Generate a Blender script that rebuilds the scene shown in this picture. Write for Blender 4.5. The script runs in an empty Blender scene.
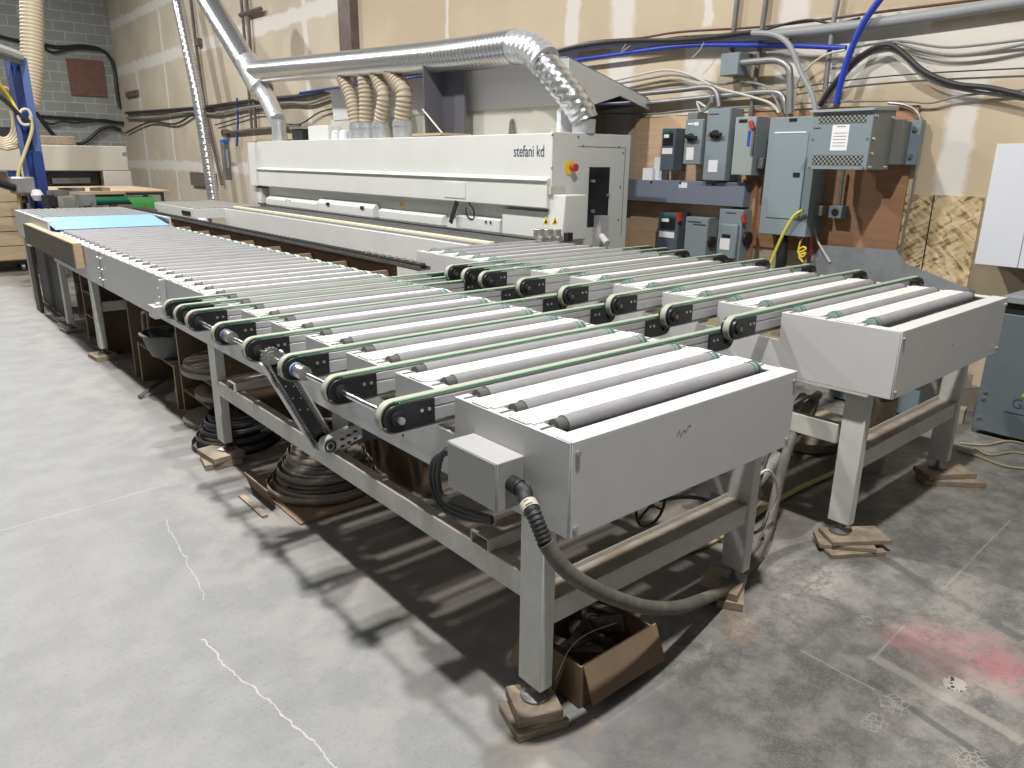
import bpy, bmesh, math, random
from mathutils import Vector, Matrix
random.seed(7)
R = math.radians
PI = math.pi
COL = bpy.context.scene.collection
SC = bpy.context.scene

# ---------------------------------------------------------------- camera
CAM = Vector((0, 0, 1.65))
FPX = 738.89
yaw, pitch, roll = R(40.468), R(16.774), R(0.703)
fw = Vector((math.sin(yaw)*math.cos(pitch), math.cos(yaw)*math.cos(pitch), -math.sin(pitch)))
r0 = Vector((math.cos(yaw), -math.sin(yaw), 0))
u0 = r0.cross(fw)
rt = math.cos(roll)*r0 + math.sin(roll)*u0
up = -math.sin(roll)*r0 + math.cos(roll)*u0
cd = bpy.data.cameras.new('camera')
cd.sensor_width = 36.0
cd.lens = FPX/1024*36
cd.clip_start = 0.05
cd.clip_end = 200
cam = bpy.data.objects.new('camera', cd)
COL.objects.link(cam)
M = Matrix((rt, up, -fw)).transposed().to_4x4()
M.translation = CAM
cam.matrix_world = M
SC.camera = cam

# ---------------------------------------------------------------- light
w = bpy.data.worlds.new('hall_light')
SC.world = w
w.use_nodes = True
w.node_tree.nodes['Background'].inputs[0].default_value = (0.92, 0.96, 1.0, 1)
w.node_tree.nodes['Background'].inputs[1].default_value = 0.075
LAMPS = [(1.1, 0.3, 6.6, 390), (1.0, 5.0, 6.6, 340), (0.9, 9.8, 6.6, 330), (1.1, 14.6, 6.6, 300), (1.2, 19.0, 6.6, 270),
         (-4.5, 1.5, 6.6, 40), (-4.0, 9.5, 6.6, 60)]
for (x, y, z, e) in LAMPS:
    ld = bpy.data.lights.new('high_bay_lamp', 'AREA')
    ld.shape = 'DISK'
    ld.size = 0.26
    ld.energy = e
    ld.color = (1.0, 0.975, 0.94)
    lo = bpy.data.objects.new('high_bay_lamp', ld)
    lo.location = (x, y, z)
    COL.objects.link(lo)
SC.view_settings.view_transform = 'Standard'
SC.view_settings.look = 'None'
SC.view_settings.exposure = 0.28
SC.view_settings.gamma = 1.0
SC.view_settings.use_curve_mapping = False


def at(px, py, x=None, y=None, z=None):
    """world point seen at a photo pixel on the plane x=, y= or z="""
    d = fw + (px-512)/FPX*rt - (py-384)/FPX*up
    if x is not None:
        t = (x-CAM.x)/d.x
    elif y is not None:
        t = (y-CAM.y)/d.y
    else:
        t = (z-CAM.z)/d.z
    return CAM + t*d


# ---------------------------------------------------------------- materials
def mat(name, col, rough=0.5, metal=0.0, var=0.0, scale=8.0, bump=0.0, bscale=60, col2=None, stretch=(1, 1, 1), spec=0.5, dust=None, emit=None, trans=0):
    m = bpy.data.materials.new(name)
    m.use_nodes = True
    nt = m.node_tree
    N, L = nt.nodes, nt.links
    b = N['Principled BSDF']
    b.inputs['Base Color'].default_value = (*col, 1)
    b.inputs['Roughness'].default_value = rough
    b.inputs['Metallic'].default_value = metal
    b.inputs['Specular IOR Level'].default_value = spec
    if emit:
        b.inputs['Emission Color'].default_value = (*emit[:3], 1)
        b.inputs['Emission Strength'].default_value = emit[3]
    if trans:
        b.inputs['Transmission Weight'].default_value = trans
    last = None
    tc = N.new('ShaderNodeTexCoord')
    mp = N.new('ShaderNodeMapping')
    mp.inputs['Scale'].default_value = stretch
    L.new(tc.outputs['Object'], mp.inputs['Vector'])
    if var > 0 or col2:
        n = N.new('ShaderNodeTexNoise')
        n.inputs['Scale'].default_value = scale
        n.inputs['Detail'].default_value = 6
        n.inputs['Roughness'].default_value = 0.65
        L.new(mp.outputs[0], n.inputs['Vector'])
        r = N.new('ShaderNodeValToRGB')
        r.color_ramp.elements[0].position = 0.35
        r.color_ramp.elements[1].position = 0.65
        c2 = col2 if col2 else tuple(max(0, c*(1-var)) for c in col)
        r.color_ramp.elements[0].color = (*c2, 1)
        r.color_ramp.elements[1].color = (*col, 1)
        L.new(n.outputs['Fac'], r.inputs[0])
        last = r.outputs[0]
        L.new(last, b.inputs['Base Color'])
    if dust:
        g = N.new('ShaderNodeNewGeometry')
        s = N.new('ShaderNodeSeparateXYZ')
        L.new(g.outputs['Normal'], s.inputs[0])
        n2 = N.new('ShaderNodeTexNoise')
        n2.inputs['Scale'].default_value = 9
        n2.inputs['Detail'].default_value = 5
        L.new(tc.outputs['Object'], n2.inputs['Vector'])
        mr = N.new('ShaderNodeMapRange')
        mr.inputs[1].default_value = 0.3
        mr.inputs[2].default_value = 0.6
        mr.inputs[3].default_value = 0.55
        mr.inputs[4].default_value = 1.0
        L.new(n2.outputs['Fac'], mr.inputs[0])
        gt = N.new('ShaderNodeMath')
        gt.operation = 'GREATER_THAN'
        gt.inputs[1].default_value = 0.7
        L.new(s.outputs['Z'], gt.inputs[0])
        mu = N.new('ShaderNodeMath')
        mu.operation = 'MULTIPLY'
        L.new(gt.outputs[0], mu.inputs[0])
        L.new(mr.outputs[0], mu.inputs[1])
        mx = N.new('ShaderNodeMixRGB')
        L.new(mu.outputs[0], mx.inputs[0])
        if last:
            L.new(last, mx.inputs[1])
        else:
            mx.inputs[1].default_value = (*col, 1)
        mx.inputs[2].default_value = (*dust, 1)
        L.new(mx.outputs[0], b.inputs['Base Color'])
    if bump > 0:
        n3 = N.new('ShaderNodeTexNoise')
        n3.inputs['Scale'].default_value = bscale
        n3.inputs['Detail'].default_value = 4
        L.new(mp.outputs[0], n3.inputs['Vector'])
        bp = N.new('ShaderNodeBump')
        bp.inputs['Strength'].default_value = bump
        bp.inputs['Distance'].default_value = 0.01
        L.new(n3.outputs['Fac'], bp.inputs['Height'])
        L.new(bp.outputs[0], b.inputs['Normal'])
    return m


def stripes(name, c1, c2, scale, axis='Z', rough=0.5, metal=0.0, bump=0.6, prof='SIN', dist=0.0):
    """regular ribs or mesh rows across one axis"""
    m = mat(name, c1, rough, metal)
    N, L = m.node_tree.nodes, m.node_tree.links
    b = N['Principled BSDF']
    tc = N.new('ShaderNodeTexCoord')
    wv = N.new('ShaderNodeTexWave')
    wv.bands_direction = axis
    wv.wave_profile = prof
    wv.inputs['Scale'].default_value = scale
    wv.inputs['Distortion'].default_value = dist
    L.new(tc.outputs['Object'], wv.inputs['Vector'])
    r = N.new('ShaderNodeValToRGB')
    r.color_ramp.elements[0].color = (*c2, 1)
    r.color_ramp.elements[1].color = (*c1, 1)
    r.color_ramp.elements[0].position = 0.2
    r.color_ramp.elements[1].position = 0.6
    L.new(wv.outputs['Fac'], r.inputs[0])
    L.new(r.outputs[0], b.inputs['Base Color'])
    bp = N.new('ShaderNodeBump')
    bp.inputs['Strength'].default_value = bump
    bp.inputs['Distance'].default_value = 0.01
    L.new(wv.outputs['Fac'], bp.inputs['Height'])
    L.new(bp.outputs[0], b.inputs['Normal'])
    return m


WHITE = mat('white_enamel', (0.585, 0.585, 0.585), 0.38, var=0.06, scale=3, bump=0.02)
WARM = mat('machine_white', (0.64, 0.65, 0.63), 0.4, var=0.05, scale=2)
PLATE = mat('white_plate', (0.80, 0.79, 0.76), 0.42, var=0.14, scale=5, stretch=(1, 3, 1))
FRAME = mat('frame_paint', (0.60, 0.59, 0.55), 0.5, var=0.18, scale=9, dust=(0.25, 0.20, 0.15))
LEGM = mat('leg_paint', (0.62, 0.62, 0.59), 0.5, var=0.14, scale=8)
ROLL = mat('roller_grey_sleeve', (0.285, 0.285, 0.295), 0.5, var=0.18, scale=12, stretch=(0.6, 4, 4), bump=0.05, bscale=40)
ROLLTEAL = mat('roller_teal_cap', (0.22, 0.29, 0.27), 0.5)
ROLLEND = mat('roller_end_cap', (0.10, 0.10, 0.10), 0.5)
GREEN = mat('green_round_belt', (0.05, 0.20, 0.15), 0.45)
BELTC = mat('pale_green_belt', (0.32, 0.375, 0.29), 0.6, col2=(0.37, 0.36, 0.30), scale=3, stretch=(1, 0.2, 1))
BELTG = mat('green_belt_edge', (0.09, 0.30, 0.18), 0.6)
BLACK = mat('black_plate', (0.018, 0.018, 0.02), 0.35)
RUBBER = mat('black_rubber', (0.02, 0.02, 0.021), 0.6)
ALU = mat('aluminium_profile', (0.56, 0.56, 0.57), 0.35, 0.35)
STEEL = mat('bright_steel', (0.75, 0.76, 0.78), 0.2, 1.0)
BOLT = mat('zinc_bolt', (0.62, 0.61, 0.58), 0.3, 0.9)
DULL = mat('dull_steel', (0.25, 0.25, 0.25), 0.45, 0.7, var=0.3)
GBOX = mat('grey_enclosure', (0.23, 0.275, 0.30), 0.42, var=0.05, scale=4)
GBOXD = mat('dark_grey_enclosure', (0.085, 0.11, 0.14), 0.45)
TROUGH = mat('trough_blue_grey', (0.19, 0.21, 0.27), 0.4, var=0.05)
XSIDE = mat('transformer_side', (0.20, 0.21, 0.20), 0.45, 0.2)
PAPER = mat('paper_label', (0.80, 0.80, 0.82), 0.6)
PRINT = mat('grey_print', (0.30, 0.31, 0.33), 0.6)
RED = mat('red_plastic', (0.42, 0.045, 0.03), 0.4)
YEL = mat('yellow_plastic', (0.80, 0.60, 0.06), 0.45)
BLUE = mat('blue_plastic', (0.03, 0.09, 0.42), 0.4)
BLUEPIPE = mat('blue_air_pipe', (0.02, 0.05, 0.40), 0.35)
BLUEPOST = mat('blue_steel_post', (0.015, 0.045, 0.20), 0.4, var=0.15)
BLUELT = mat('pale_blue_face', (0.075, 0.12, 0.30), 0.4)
BLUEMAT = mat('pale_blue_sheet', (0.22, 0.42, 0.86), 0.5)
CREAM = mat('cream_rail', (0.72, 0.70, 0.47), 0.5)
WOOD = mat('pale_plywood', (0.48, 0.37, 0.24), 0.65, col2=(0.40, 0.30, 0.19), scale=5, stretch=(1, 0.3, 5))
WOODB = mat('scrap_plywood', (0.34, 0.28, 0.20), 0.7, col2=(0.20, 0.16, 0.12), scale=14, stretch=(1, 1, 5))
WOODD = mat('dark_fibreboard', (0.16, 0.105, 0.072), 0.7, var=0.3, scale=4)
WOODM = mat('grey_brown_board', (0.15, 0.12, 0.095), 0.7, var=0.25, scale=6, stretch=(1, .3, 3))
PLYW = mat('orange_plywood', (0.42, 0.235, 0.13), 0.62, col2=(0.34, 0.18, 0.10), scale=3.2, stretch=(1, 0.5, 6))
PLYL = mat('light_fir_plywood', (0.66, 0.48, 0.32), 0.62, col2=(0.55, 0.38, 0.24), scale=3, stretch=(1, 0.5, 6))
PLYDK = mat('red_brown_board', (0.20, 0.10, 0.07), 0.6, var=0.3, scale=9)
CARD = mat('cardboard', (0.22, 0.15, 0.095), 0.8, var=0.18, scale=5)
HOSED = mat('dusty_black_hose', (0.045, 0.042, 0.04), 0.7, col2=(0.10, 0.09, 0.08), scale=20)
HOSEG = mat('dusty_grey_hose', (0.27, 0.265, 0.25), 0.75, var=0.35, scale=25, bump=0.2)
HOSEY = mat('yellow_hose', (0.55, 0.47, 0.22), 0.6)
YCORD = mat('yellow_cord', (0.72, 0.68, 0.10), 0.5)
CABLE = mat('black_cable', (0.022, 0.022, 0.024), 0.5)
CABLEG = mat('grey_cable', (0.22, 0.22, 0.21), 0.5)
CABLEW = mat('white_cable', (0.55, 0.53, 0.47), 0.5)
COND = mat('galvanised_conduit', (0.34, 0.34, 0.34), 0.4, 0.55, var=0.2)
PVC = mat('grey_pvc_conduit', (0.30, 0.31, 0.32), 0.5)
BROWNP = mat('brown_steel_post', (0.17, 0.13, 0.12), 0.6, var=0.3)
SLATE = mat('dark_grey_steel', (0.10, 0.10, 0.12), 0.45)
SLATE2 = mat('grey_steel_sheet', (0.26, 0.275, 0.29), 0.5, var=0.35, scale=3)
BEIGE = mat('beige_machine', (0.47, 0.46, 0.41), 0.45, var=0.05)
SHELL = mat('back_cabinet_beige', (0.46, 0.45, 0.39), 0.5)
TAPE = mat('edge_band_tape', (0.28, 0.235, 0.195), 0.55, var=0.3, scale=30)
TAPEL = mat('pale_edge_band', (0.36, 0.32, 0.27), 0.55, var=0.2, scale=30)
BUCKET = mat('tan_plastic', (0.38, 0.33, 0.26), 0.6, var=0.2)
SCREEN = mat('grey_screen', (0.27, 0.31, 0.30), 0.25)
TEXTM = mat('dark_lettering', (0.05, 0.06, 0.09), 0.5)
WCAB = mat('white_laminate', (0.68, 0.70, 0.74), 0.4)
GREENP = mat('green_pipe', (0.01, 0.12, 0.055), 0.4)
GREENN = mat('green_netting', (0.05, 0.26, 0.05), 0.5)
GLASSD = mat('dark_window', (0.012, 0.013, 0.014), 0.15)
FOIL = stripes('spiral_foil_duct', (0.66, 0.67, 0.68), (0.52, 0.53, 0.54), 5.5, 'Y', 0.25, 0.85, 0.12, dist=1.5)
FOILZ = stripes('spiral_foil_riser', (0.66, 0.67, 0.68), (0.50, 0.51, 0.52), 5.0, 'Z', 0.25, 0.8, 0.15, dist=0.8)
FOILX = mat('crumpled_foil', (0.68, 0.69, 0.71), 0.28, 0.65, bump=1.0, bscale=16)
FLEX = mat('tan_flex_hose', (0.40, 0.335, 0.25), 0.55)
FLEXB = mat('beige_flex_duct', (0.50, 0.43, 0.31), 0.5)


def grid_mat(name, c1, c2, sx):
    m = mat(name, c1, 0.5, 0.3)
    N, L = m.node_tree.nodes, m.node_tree.links
    b = N['Principled BSDF']
    tc = N.new('ShaderNodeTexCoord')
    ck = N.new('ShaderNodeTexChecker')
    ck.inputs['Scale'].default_value = sx
    ck.inputs['Color1'].default_value = (*c1, 1)
    ck.inputs['Color2'].default_value = (*c2, 1)
    L.new(tc.outputs['Object'], ck.inputs['Vector'])
    L.new(ck.outputs[0], b.inputs['Base Color'])
    return m


def osb_mat():
    m = mat('strand_board', (0.5, 0.4, 0.25), 0.7)
    N, L = m.node_tree.nodes, m.node_tree.links
    b = N['Principled BSDF']
    tc = N.new('ShaderNodeTexCoord')
    outs = []
    for k, rot in enumerate(((0.6, 0, 0), (-0.7, 0, 0))):
        m0 = N.new('ShaderNodeMapping')
        m0.inputs['Rotation'].default_value = rot
        L.new(tc.outputs['Object'], m0.inputs['Vector'])
        mp = N.new('ShaderNodeMapping')
        mp.inputs['Scale'].default_value = (1, 7 + 3*k, 30)
        L.new(m0.outputs[0], mp.inputs['Vector'])
        v = N.new('ShaderNodeTexVoronoi')
        v.inputs['Scale'].default_value = 1.5
        L.new(mp.outputs[0], v.inputs['Vector'])
        outs.append(v.outputs['Color'])
    mx = N.new('ShaderNodeMixRGB')
    mx.inputs[0].default_value = 0.5
    L.new(outs[0], mx.inputs[1])
    L.new(outs[1], mx.inputs[2])
    bw = N.new('ShaderNodeRGBToBW')
    L.new(mx.outputs[0], bw.inputs[0])
    r = N.new('ShaderNodeValToRGB')
    r.color_ramp.elements[0].position = 0.22
    r.color_ramp.elements[1].position = 0.75
    r.color_ramp.elements[0].color = (0.17, 0.10, 0.05, 1)
    r.color_ramp.elements[1].color = (0.68, 0.54, 0.34, 1)
    e = r.color_ramp.elements.new(0.45)
    e.color = (0.50, 0.37, 0.20, 1)
    L.new(bw.outputs[0], r.inputs[0])
    L.new(r.outputs[0], b.inputs['Base Color'])
    return m


OSB = osb_mat()


class NB:
    """small node-math helper"""
    def __init__(s, m):
        s.N, s.L = m.node_tree.nodes, m.node_tree.links

    def m(s, op, a, b=None, c=None, clamp=False):
        n = s.N.new('ShaderNodeMath')
        n.operation = op
        n.use_clamp = clamp
        for i, v in enumerate((a, b, c)):
            if v is None:
                continue
            if isinstance(v, (int, float)):
                n.inputs[i].default_value = v
            else:
                s.L.new(v, n.inputs[i])
        return n.outputs[0]

    def step(s, v, lo, hi, a=0.0, b=1.0):
        n = s.N.new('ShaderNodeMapRange')
        n.interpolation_type = 'SMOOTHSTEP'
        s.L.new(v, n.inputs[0])
        for i, q in enumerate((lo, hi, a, b)):
            n.inputs[i+1].default_value = q
        return n.outputs[0]

    def noise(s, vec, scale, detail=5, rough=0.6):
        n = s.N.new('ShaderNodeTexNoise')
        n.inputs['Scale'].default_value = scale
        n.inputs['Detail'].default_value = detail
        n.inputs['Roughness'].default_value = rough
        s.L.new(vec, n.inputs['Vector'])
        return n.outputs['Fac']

    def mix(s, f, a, b):
        n = s.N.new('ShaderNodeMixRGB')
        for i, v in enumerate((f, a, b)):
            if isinstance(v, (int, float)):
                n.inputs[i].default_value = v
            elif isinstance(v, tuple):
                n.inputs[i].default_value = (*v, 1)
            else:
                s.L.new(v, n.inputs[i])
        return n.outputs[0]


def floor_mat():
    m = mat('dusty_concrete', (0.3, 0.3, 0.3), 0.55)
    h = NB(m)
    b = h.N['Principled BSDF']
    tc = h.N.new('ShaderNodeTexCoord')
    P = tc.outputs['Object']
    sp = h.N.new('ShaderNodeSeparateXYZ')
    h.L.new(P, sp.inputs[0])
    X, Y = sp.outputs['X'], sp.outputs['Y']
    big = h.noise(P, 0.9, 4)
    mid = h.noise(P, 4.5, 6)
    fine = h.noise(P, 60, 4, 0.7)
    col = h.mix(h.step(mid, 0.35, 0.65), (0.196, 0.20, 0.20), (0.236, 0.24, 0.24))
    col = h.mix(h.m('MULTIPLY', h.step(big, 0.42, 0.75), 0.25), col, (0.29, 0.293, 0.288))
    col = h.mix(h.m('MULTIPLY', h.step(fine, 0.52, 0.72), 0.55), col, (0.13, 0.13, 0.127))
    grit = h.noise(P, 140, 3, 0.8)
    col = h.mix(h.m('MULTIPLY', h.step(grit, 0.56, 0.70), 0.35), col, (0.36, 0.36, 0.35))
    edge = h.m('MULTIPLY', h.step(X, 0.72, 1.0), h.step(X, 1.9, 1.3))
    edge = h.m('MULTIPLY', edge, h.step(mid, 0.42, 0.62))
    col = h.mix(h.m('MULTIPLY', edge, 0.45), col, (0.30, 0.285, 0.26))
    # worn, sooty area right of the front conveyor end
    wx = h.m('ADD', X, h.m('MULTIPLY', Y, -0.45))
    dz = h.m('ADD', wx, h.m('MULTIPLY', h.m('SUBTRACT', big, 0.5), 1.1))
    dirty = h.step(dz, 0.7, 1.35)
    dn = h.noise(P, 7, 7, 0.7)
    dcol = h.mix(h.step(dn, 0.36, 0.66), (0.095, 0.092, 0.088), (0.225, 0.215, 0.20))
    dcol = h.mix(h.m('MULTIPLY', h.step(fine, 0.5, 0.75), 0.5), dcol, (0.33, 0.31, 0.28))
    dcol = h.mix(h.m('MULTIPLY', h.step(grit, 0.52, 0.68), 0.5), dcol, (0.34, 0.32, 0.29))
    col = h.mix(h.m('MULTIPLY', dirty, 0.92), col, dcol)
    # brown dust along and under the conveyors, darkened to paint in their shade
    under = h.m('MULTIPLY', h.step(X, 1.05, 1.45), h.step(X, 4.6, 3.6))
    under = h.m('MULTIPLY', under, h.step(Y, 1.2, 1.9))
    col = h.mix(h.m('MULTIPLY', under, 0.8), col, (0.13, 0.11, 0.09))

    def spot(cx, cy, rx, ry, rot=0.0, ns=6.0, na=0.5):
        c, s_ = math.cos(rot), math.sin(rot)
        dx = h.m('ADD', X, -cx)
        dy = h.m('ADD', Y, -cy)
        u = h.m('ADD', h.m('MULTIPLY', dx, c/rx), h.m('MULTIPLY', dy, s_/rx))
        v = h.m('ADD', h.m('MULTIPLY', dx, -s_/ry), h.m('MULTIPLY', dy, c/ry))
        d = h.m('SQRT', h.m('ADD', h.m('MULTIPLY', u, u), h.m('MULTIPLY', v, v)))
        nn = h.noise(P, ns, 6, 0.7)
        d = h.m('ADD', d, h.m('MULTIPLY', h.m('SUBTRACT', nn, 0.5), na*2))
        return d

    def seg(a, b_, wd, wob=0.02, ns=5):
        ax, ay, bx, by = a[0], a[1], b_[0], b_[1]
        L_ = math.hypot(bx-ax, by-ay)
        tx, ty = (bx-ax)/L_, (by-ay)/L_
        dx, dy = h.m('ADD', X, -ax), h.m('ADD', Y, -ay)
        u = h.m('ADD', h.m('MULTIPLY', dx, tx), h.m('MULTIPLY', dy, ty))
        v = h.m('ADD', h.m('MULTIPLY', dx, -ty), h.m('MULTIPLY', dy, tx))
        if wob:
            v = h.m('ADD', v, h.m('MULTIPLY', h.m('SUBTRACT', h.noise(P, ns, 4), 0.5), wob*2))
        inside = h.m('MULTIPLY', h.m('GREATER_THAN', u, 0), h.m('LESS_THAN', u, L_))
        return h.m('MULTIPLY', h.step(h.m('ABSOLUTE', v), wd, wd*0.4), inside)

    def f(px, py):
        p = at(px, py, z=0)
        return p.x, p.y
    # pale dusty bands around the foot blocks and floor seams
    for a, b_, wd, c, s_, wob in (
            (f(800, 650), f(875, 690), 0.005, (0.36, 0.34, 0.31), 0.6, 0.01),
            (f(890, 625), f(1024, 705), 0.05, (0.30, 0.28, 0.25), 0.45, 0.04),
            (f(870, 655), f(1024, 742), 0.03, (0.33, 0.31, 0.275), 0.6, 0.02),
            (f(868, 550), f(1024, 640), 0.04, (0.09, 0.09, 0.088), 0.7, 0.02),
            (f(872, 660), f(905, 625), 0.006, (0.36, 0.34, 0.31), 0.6, 0.004),
            (f(942, 590), f(1010, 520), 0.006, (0.33, 0.31, 0.28), 0.5, 0.004),
            (f(830, 600), f(915, 655), 0.012, (0.16, 0.155, 0.15), 0.8, 0.01),
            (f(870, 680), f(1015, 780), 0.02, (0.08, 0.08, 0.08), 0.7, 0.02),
            (f(200, 640), f(340, 768), 0.0035, (0.48, 0.47, 0.44), 0.7, 0.05),
            (f(165, 520), f(205, 600), 0.0035, (0.44, 0.43, 0.41), 0.6, 0.05),
            (f(0, 530), f(170, 484), 0.005, (0.38, 0.37, 0.35), 0.6, 0.03),
            (f(400, 768), f(620, 690), 0.05, (0.40, 0.35, 0.29), 0.0, 0.02)):
        if s_ > 0:
            col = h.mix(h.m('MULTIPLY', seg(a, b_, wd, wob), s_), col, c)
    for (px, py, rx, ry, rot, c, s_, na) in (
            (962, 652, 0.24, 0.20, -0.9, (0.36, 0.16, 0.165), 0.65, 0.6),
            (905, 640, 0.10, 0.07, -0.3, (0.36, 0.17, 0.18), 0.6, 0.5),
            (1005, 672, 0.12, 0.09, 0, (0.38, 0.13, 0.14), 0.7, 0.6),
            (960, 690, 0.30, 0.06, -0.55, (0.40, 0.37, 0.33), 0.45, 0.5),
            (800, 590, 0.42, 0.16, 0.2, (0.34, 0.32, 0.295), 0.75, 0.5),
            (960, 600, 0.30, 0.12, 0.2, (0.30, 0.285, 0.255), 0.55, 0.5),
            (940, 470, 0.5, 0.25, 0.2, (0.30, 0.28, 0.25), 0.6, 0.5),
            (590, 725, 0.12, 0.05, 0.5, (0.30, 0.25, 0.20), 0.6, 0.5),
            (740, 625, 0.14, 0.08, 0.5, (0.32, 0.25, 0.18), 0.7, 0.5),
            (530, 745, 0.16, 0.10, 0.2, (0.36, 0.31, 0.26), 0.7, 0.6),
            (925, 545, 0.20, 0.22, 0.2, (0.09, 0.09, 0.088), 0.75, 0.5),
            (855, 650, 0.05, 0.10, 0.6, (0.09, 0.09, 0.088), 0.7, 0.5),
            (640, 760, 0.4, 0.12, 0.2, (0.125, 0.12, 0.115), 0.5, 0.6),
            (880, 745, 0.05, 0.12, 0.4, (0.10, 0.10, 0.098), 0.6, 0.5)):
        x_, y_ = f(px, py)
        d = spot(x_, y_, rx, ry, rot, 6, na)
        mot = h.step(h.noise(P, 30, 6, 0.75), 0.30, 0.62)
        col = h.mix(h.m('MULTIPLY', h.m('MULTIPLY', h.step(d, 1.2, 0.4), s_), mot), col, c)
    # honeycomb print marks
    v = h.N.new('ShaderNodeTexVoronoi')
    v.feature = 'DISTANCE_TO_EDGE'
    v.inputs['Scale'].default_value = 48
    h.L.new(P, v.inputs['Vector'])
    web = h.step(v.outputs['Distance'], 0.10, 0.05)
    for (px, py, rx, ry) in ((866, 620, .035, .035), (895, 705, .06, .05), (875, 722, .06, .04), (970, 760, .06, .05), (830, 585, .04, .03)):
        x_, y_ = f(px, py)
        d = spot(x_, y_, rx, ry, 0, 10, 0.25)
        col = h.mix(h.m('MULTIPLY', h.m('MULTIPLY', h.step(d, 1.0, 0.8), web), 0.75), col, (0.32, 0.31, 0.27))
    x_, y_ = f(955, 684)
    v2 = h.N.new('ShaderNodeTexVoronoi')
    v2.inputs['Scale'].default_value = 60
    h.L.new(P, v2.inputs['Vector'])
    d = spot(x_, y_, .042, .036, 0, 10, 0.1)
    inner = h.step(d, 1.0, 0.95)
    col = h.mix(h.m('MULTIPLY', inner, 0.8), col, (0.40, 0.37, 0.33))
    col = h.mix(h.m('MULTIPLY', inner, h.step(v2.outputs['Distance'], 0.40, 0.34)), col, (0.03, 0.03, 0.03))
    h.L.new(col, b.inputs['Base Color'])
    bp = h.N.new('ShaderNodeBump')
    bp.inputs['Strength'].default_value = 0.12
    bp.inputs['Distance'].default_value = 0.01
    h.L.new(fine, bp.inputs['Height'])
    h.L.new(bp.outputs[0], b.inputs['Normal'])
    return m


def drywall_mat():
    m = mat('unpainted_drywall', (0.5, 0.4, 0.3), 0.8)
    h = NB(m)
    b = h.N['Principled BSDF']
    tc = h.N.new('ShaderNodeTexCoord')
    P = tc.outputs['Object']
    sp = h.N.new('ShaderNodeSeparateXYZ')
    h.L.new(P, sp.inputs[0])
    Y, Z = sp.outputs['Y'], sp.outputs['Z']
    big = h.noise(P, 0.7, 4)
    mid = h.noise(P, 5, 6)
    col = h.mix(h.step(big, 0.35, 0.65), (0.50, 0.405, 0.28), (0.56, 0.465, 0.335))
    col = h.mix(h.m('MULTIPLY', h.step(Y, 10.8, 11.0), 0.8), col, h.mix(h.step(big, 0.35, 0.65), (0.47, 0.42, 0.33), (0.55, 0.50, 0.40)))
    wob = h.m('MULTIPLY', h.m('SUBTRACT', h.noise(P, 3, 4), 0.5), 0.22)

    def band(coord, c, wd, lo, hi, other):
        d = h.m('ABSOLUTE', h.m('ADD', h.m('ADD', coord, -c), wob))
        k = h.step(d, wd, wd*0.55)
        k = h.m('MULTIPLY', k, h.step(other, lo-0.05, lo))
        return h.m('MULTIPLY', k, h.step(other, hi+0.05, hi))
    mud = None
    for y_, wd, z0, z1 in ((6.12, .12, 2.35, 9), (5.42, .20, 0, 9), (4.45, .22, 0, 2.6), (4.42, .06, 2.85, 9), (3.55, .16, 2.3, 9), (2.18, .13, 1.46, 2.55), (8.4, .05, 0, 9),
                           (12.4, .10, 0, 9), (14.9, .06, 0, 3.9), (17.5, .08, 3.9, 9), (20.0, .10, 0, 9), (22.4, .12, 0, 3.9)):
        k = band(Y, y_, wd, z0, z1, Z)
        mud = k if mud is None else h.m('MAXIMUM', mud, k)
    for z_, wd, y0, y1 in ((3.93, .16, 11, 25), (5.1, .14, 11, 25), (1.45, .14, 11, 25), (2.42, .22, 1.3, 3.2), (2.62, .16, 2.5, 4.6)):
        k = band(Z, z_, wd, y0, y1, Y)
        mud = h.m('MAXIMUM', mud, k)
    col = h.mix(h.m('MULTIPLY', mud, 0.78), col, (0.70, 0.68, 0.64))
    # screw dabs
    v = h.N.new('ShaderNodeTexVoronoi')
    v.inputs['Scale'].default_value = 1.6
    h.L.new(P, v.inputs['Vector'])
    col = h.mix(h.m('MULTIPLY', h.step(v.outputs['Distance'], 0.13, 0.07), 0.35), col, (0.66, 0.63, 0.57))
    st = h.noise(P, 22, 5, 0.7)
    col = h.mix(h.m('MULTIPLY', h.step(st, 0.66, 0.72), 0.5), col, (0.22, 0.17, 0.12))
    h.L.new(col, b.inputs['Base Color'])
    return m


def block_mat():
    m = mat('grey_concrete_block', (0.3, 0.3, 0.3), 0.85)
    h = NB(m)
    b = h.N['Principled BSDF']
    tc = h.N.new('ShaderNodeTexCoord')
    sp = h.N.new('ShaderNodeSeparateXYZ')
    h.L.new(tc.outputs['Object'], sp.inputs[0])
    cb = h.N.new('ShaderNodeCombineXYZ')
    h.L.new(sp.outputs['X'], cb.inputs[0])
    h.L.new(sp.outputs['Z'], cb.inputs[1])
    br = h.N.new('ShaderNodeTexBrick')
    br.inputs['Scale'].default_value = 1.0
    br.inputs['Brick Width'].default_value = 0.51
    br.inputs['Row Height'].default_value = 0.255
    br.inputs['Mortar Size'].default_value = 0.012
    br.inputs['Color1'].default_value = (0.27, 0.28, 0.27, 1)
    br.inputs['Color2'].default_value = (0.33, 0.34, 0.33, 1)
    br.inputs['Mortar'].default_value = (0.47, 0.47, 0.44, 1)
    h.L.new(cb.outputs[0], br.inputs['Vector'])
    n = h.noise(tc.outputs['Object'], 1.2, 5)
    col = h.mix(h.m('MULTIPLY', h.step(n, 0.4, 0.7), 0.35), br.outputs['Color'], (0.22, 0.22, 0.215))
    h.L.new(col, b.inputs['Base Color'])
    return m


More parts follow.
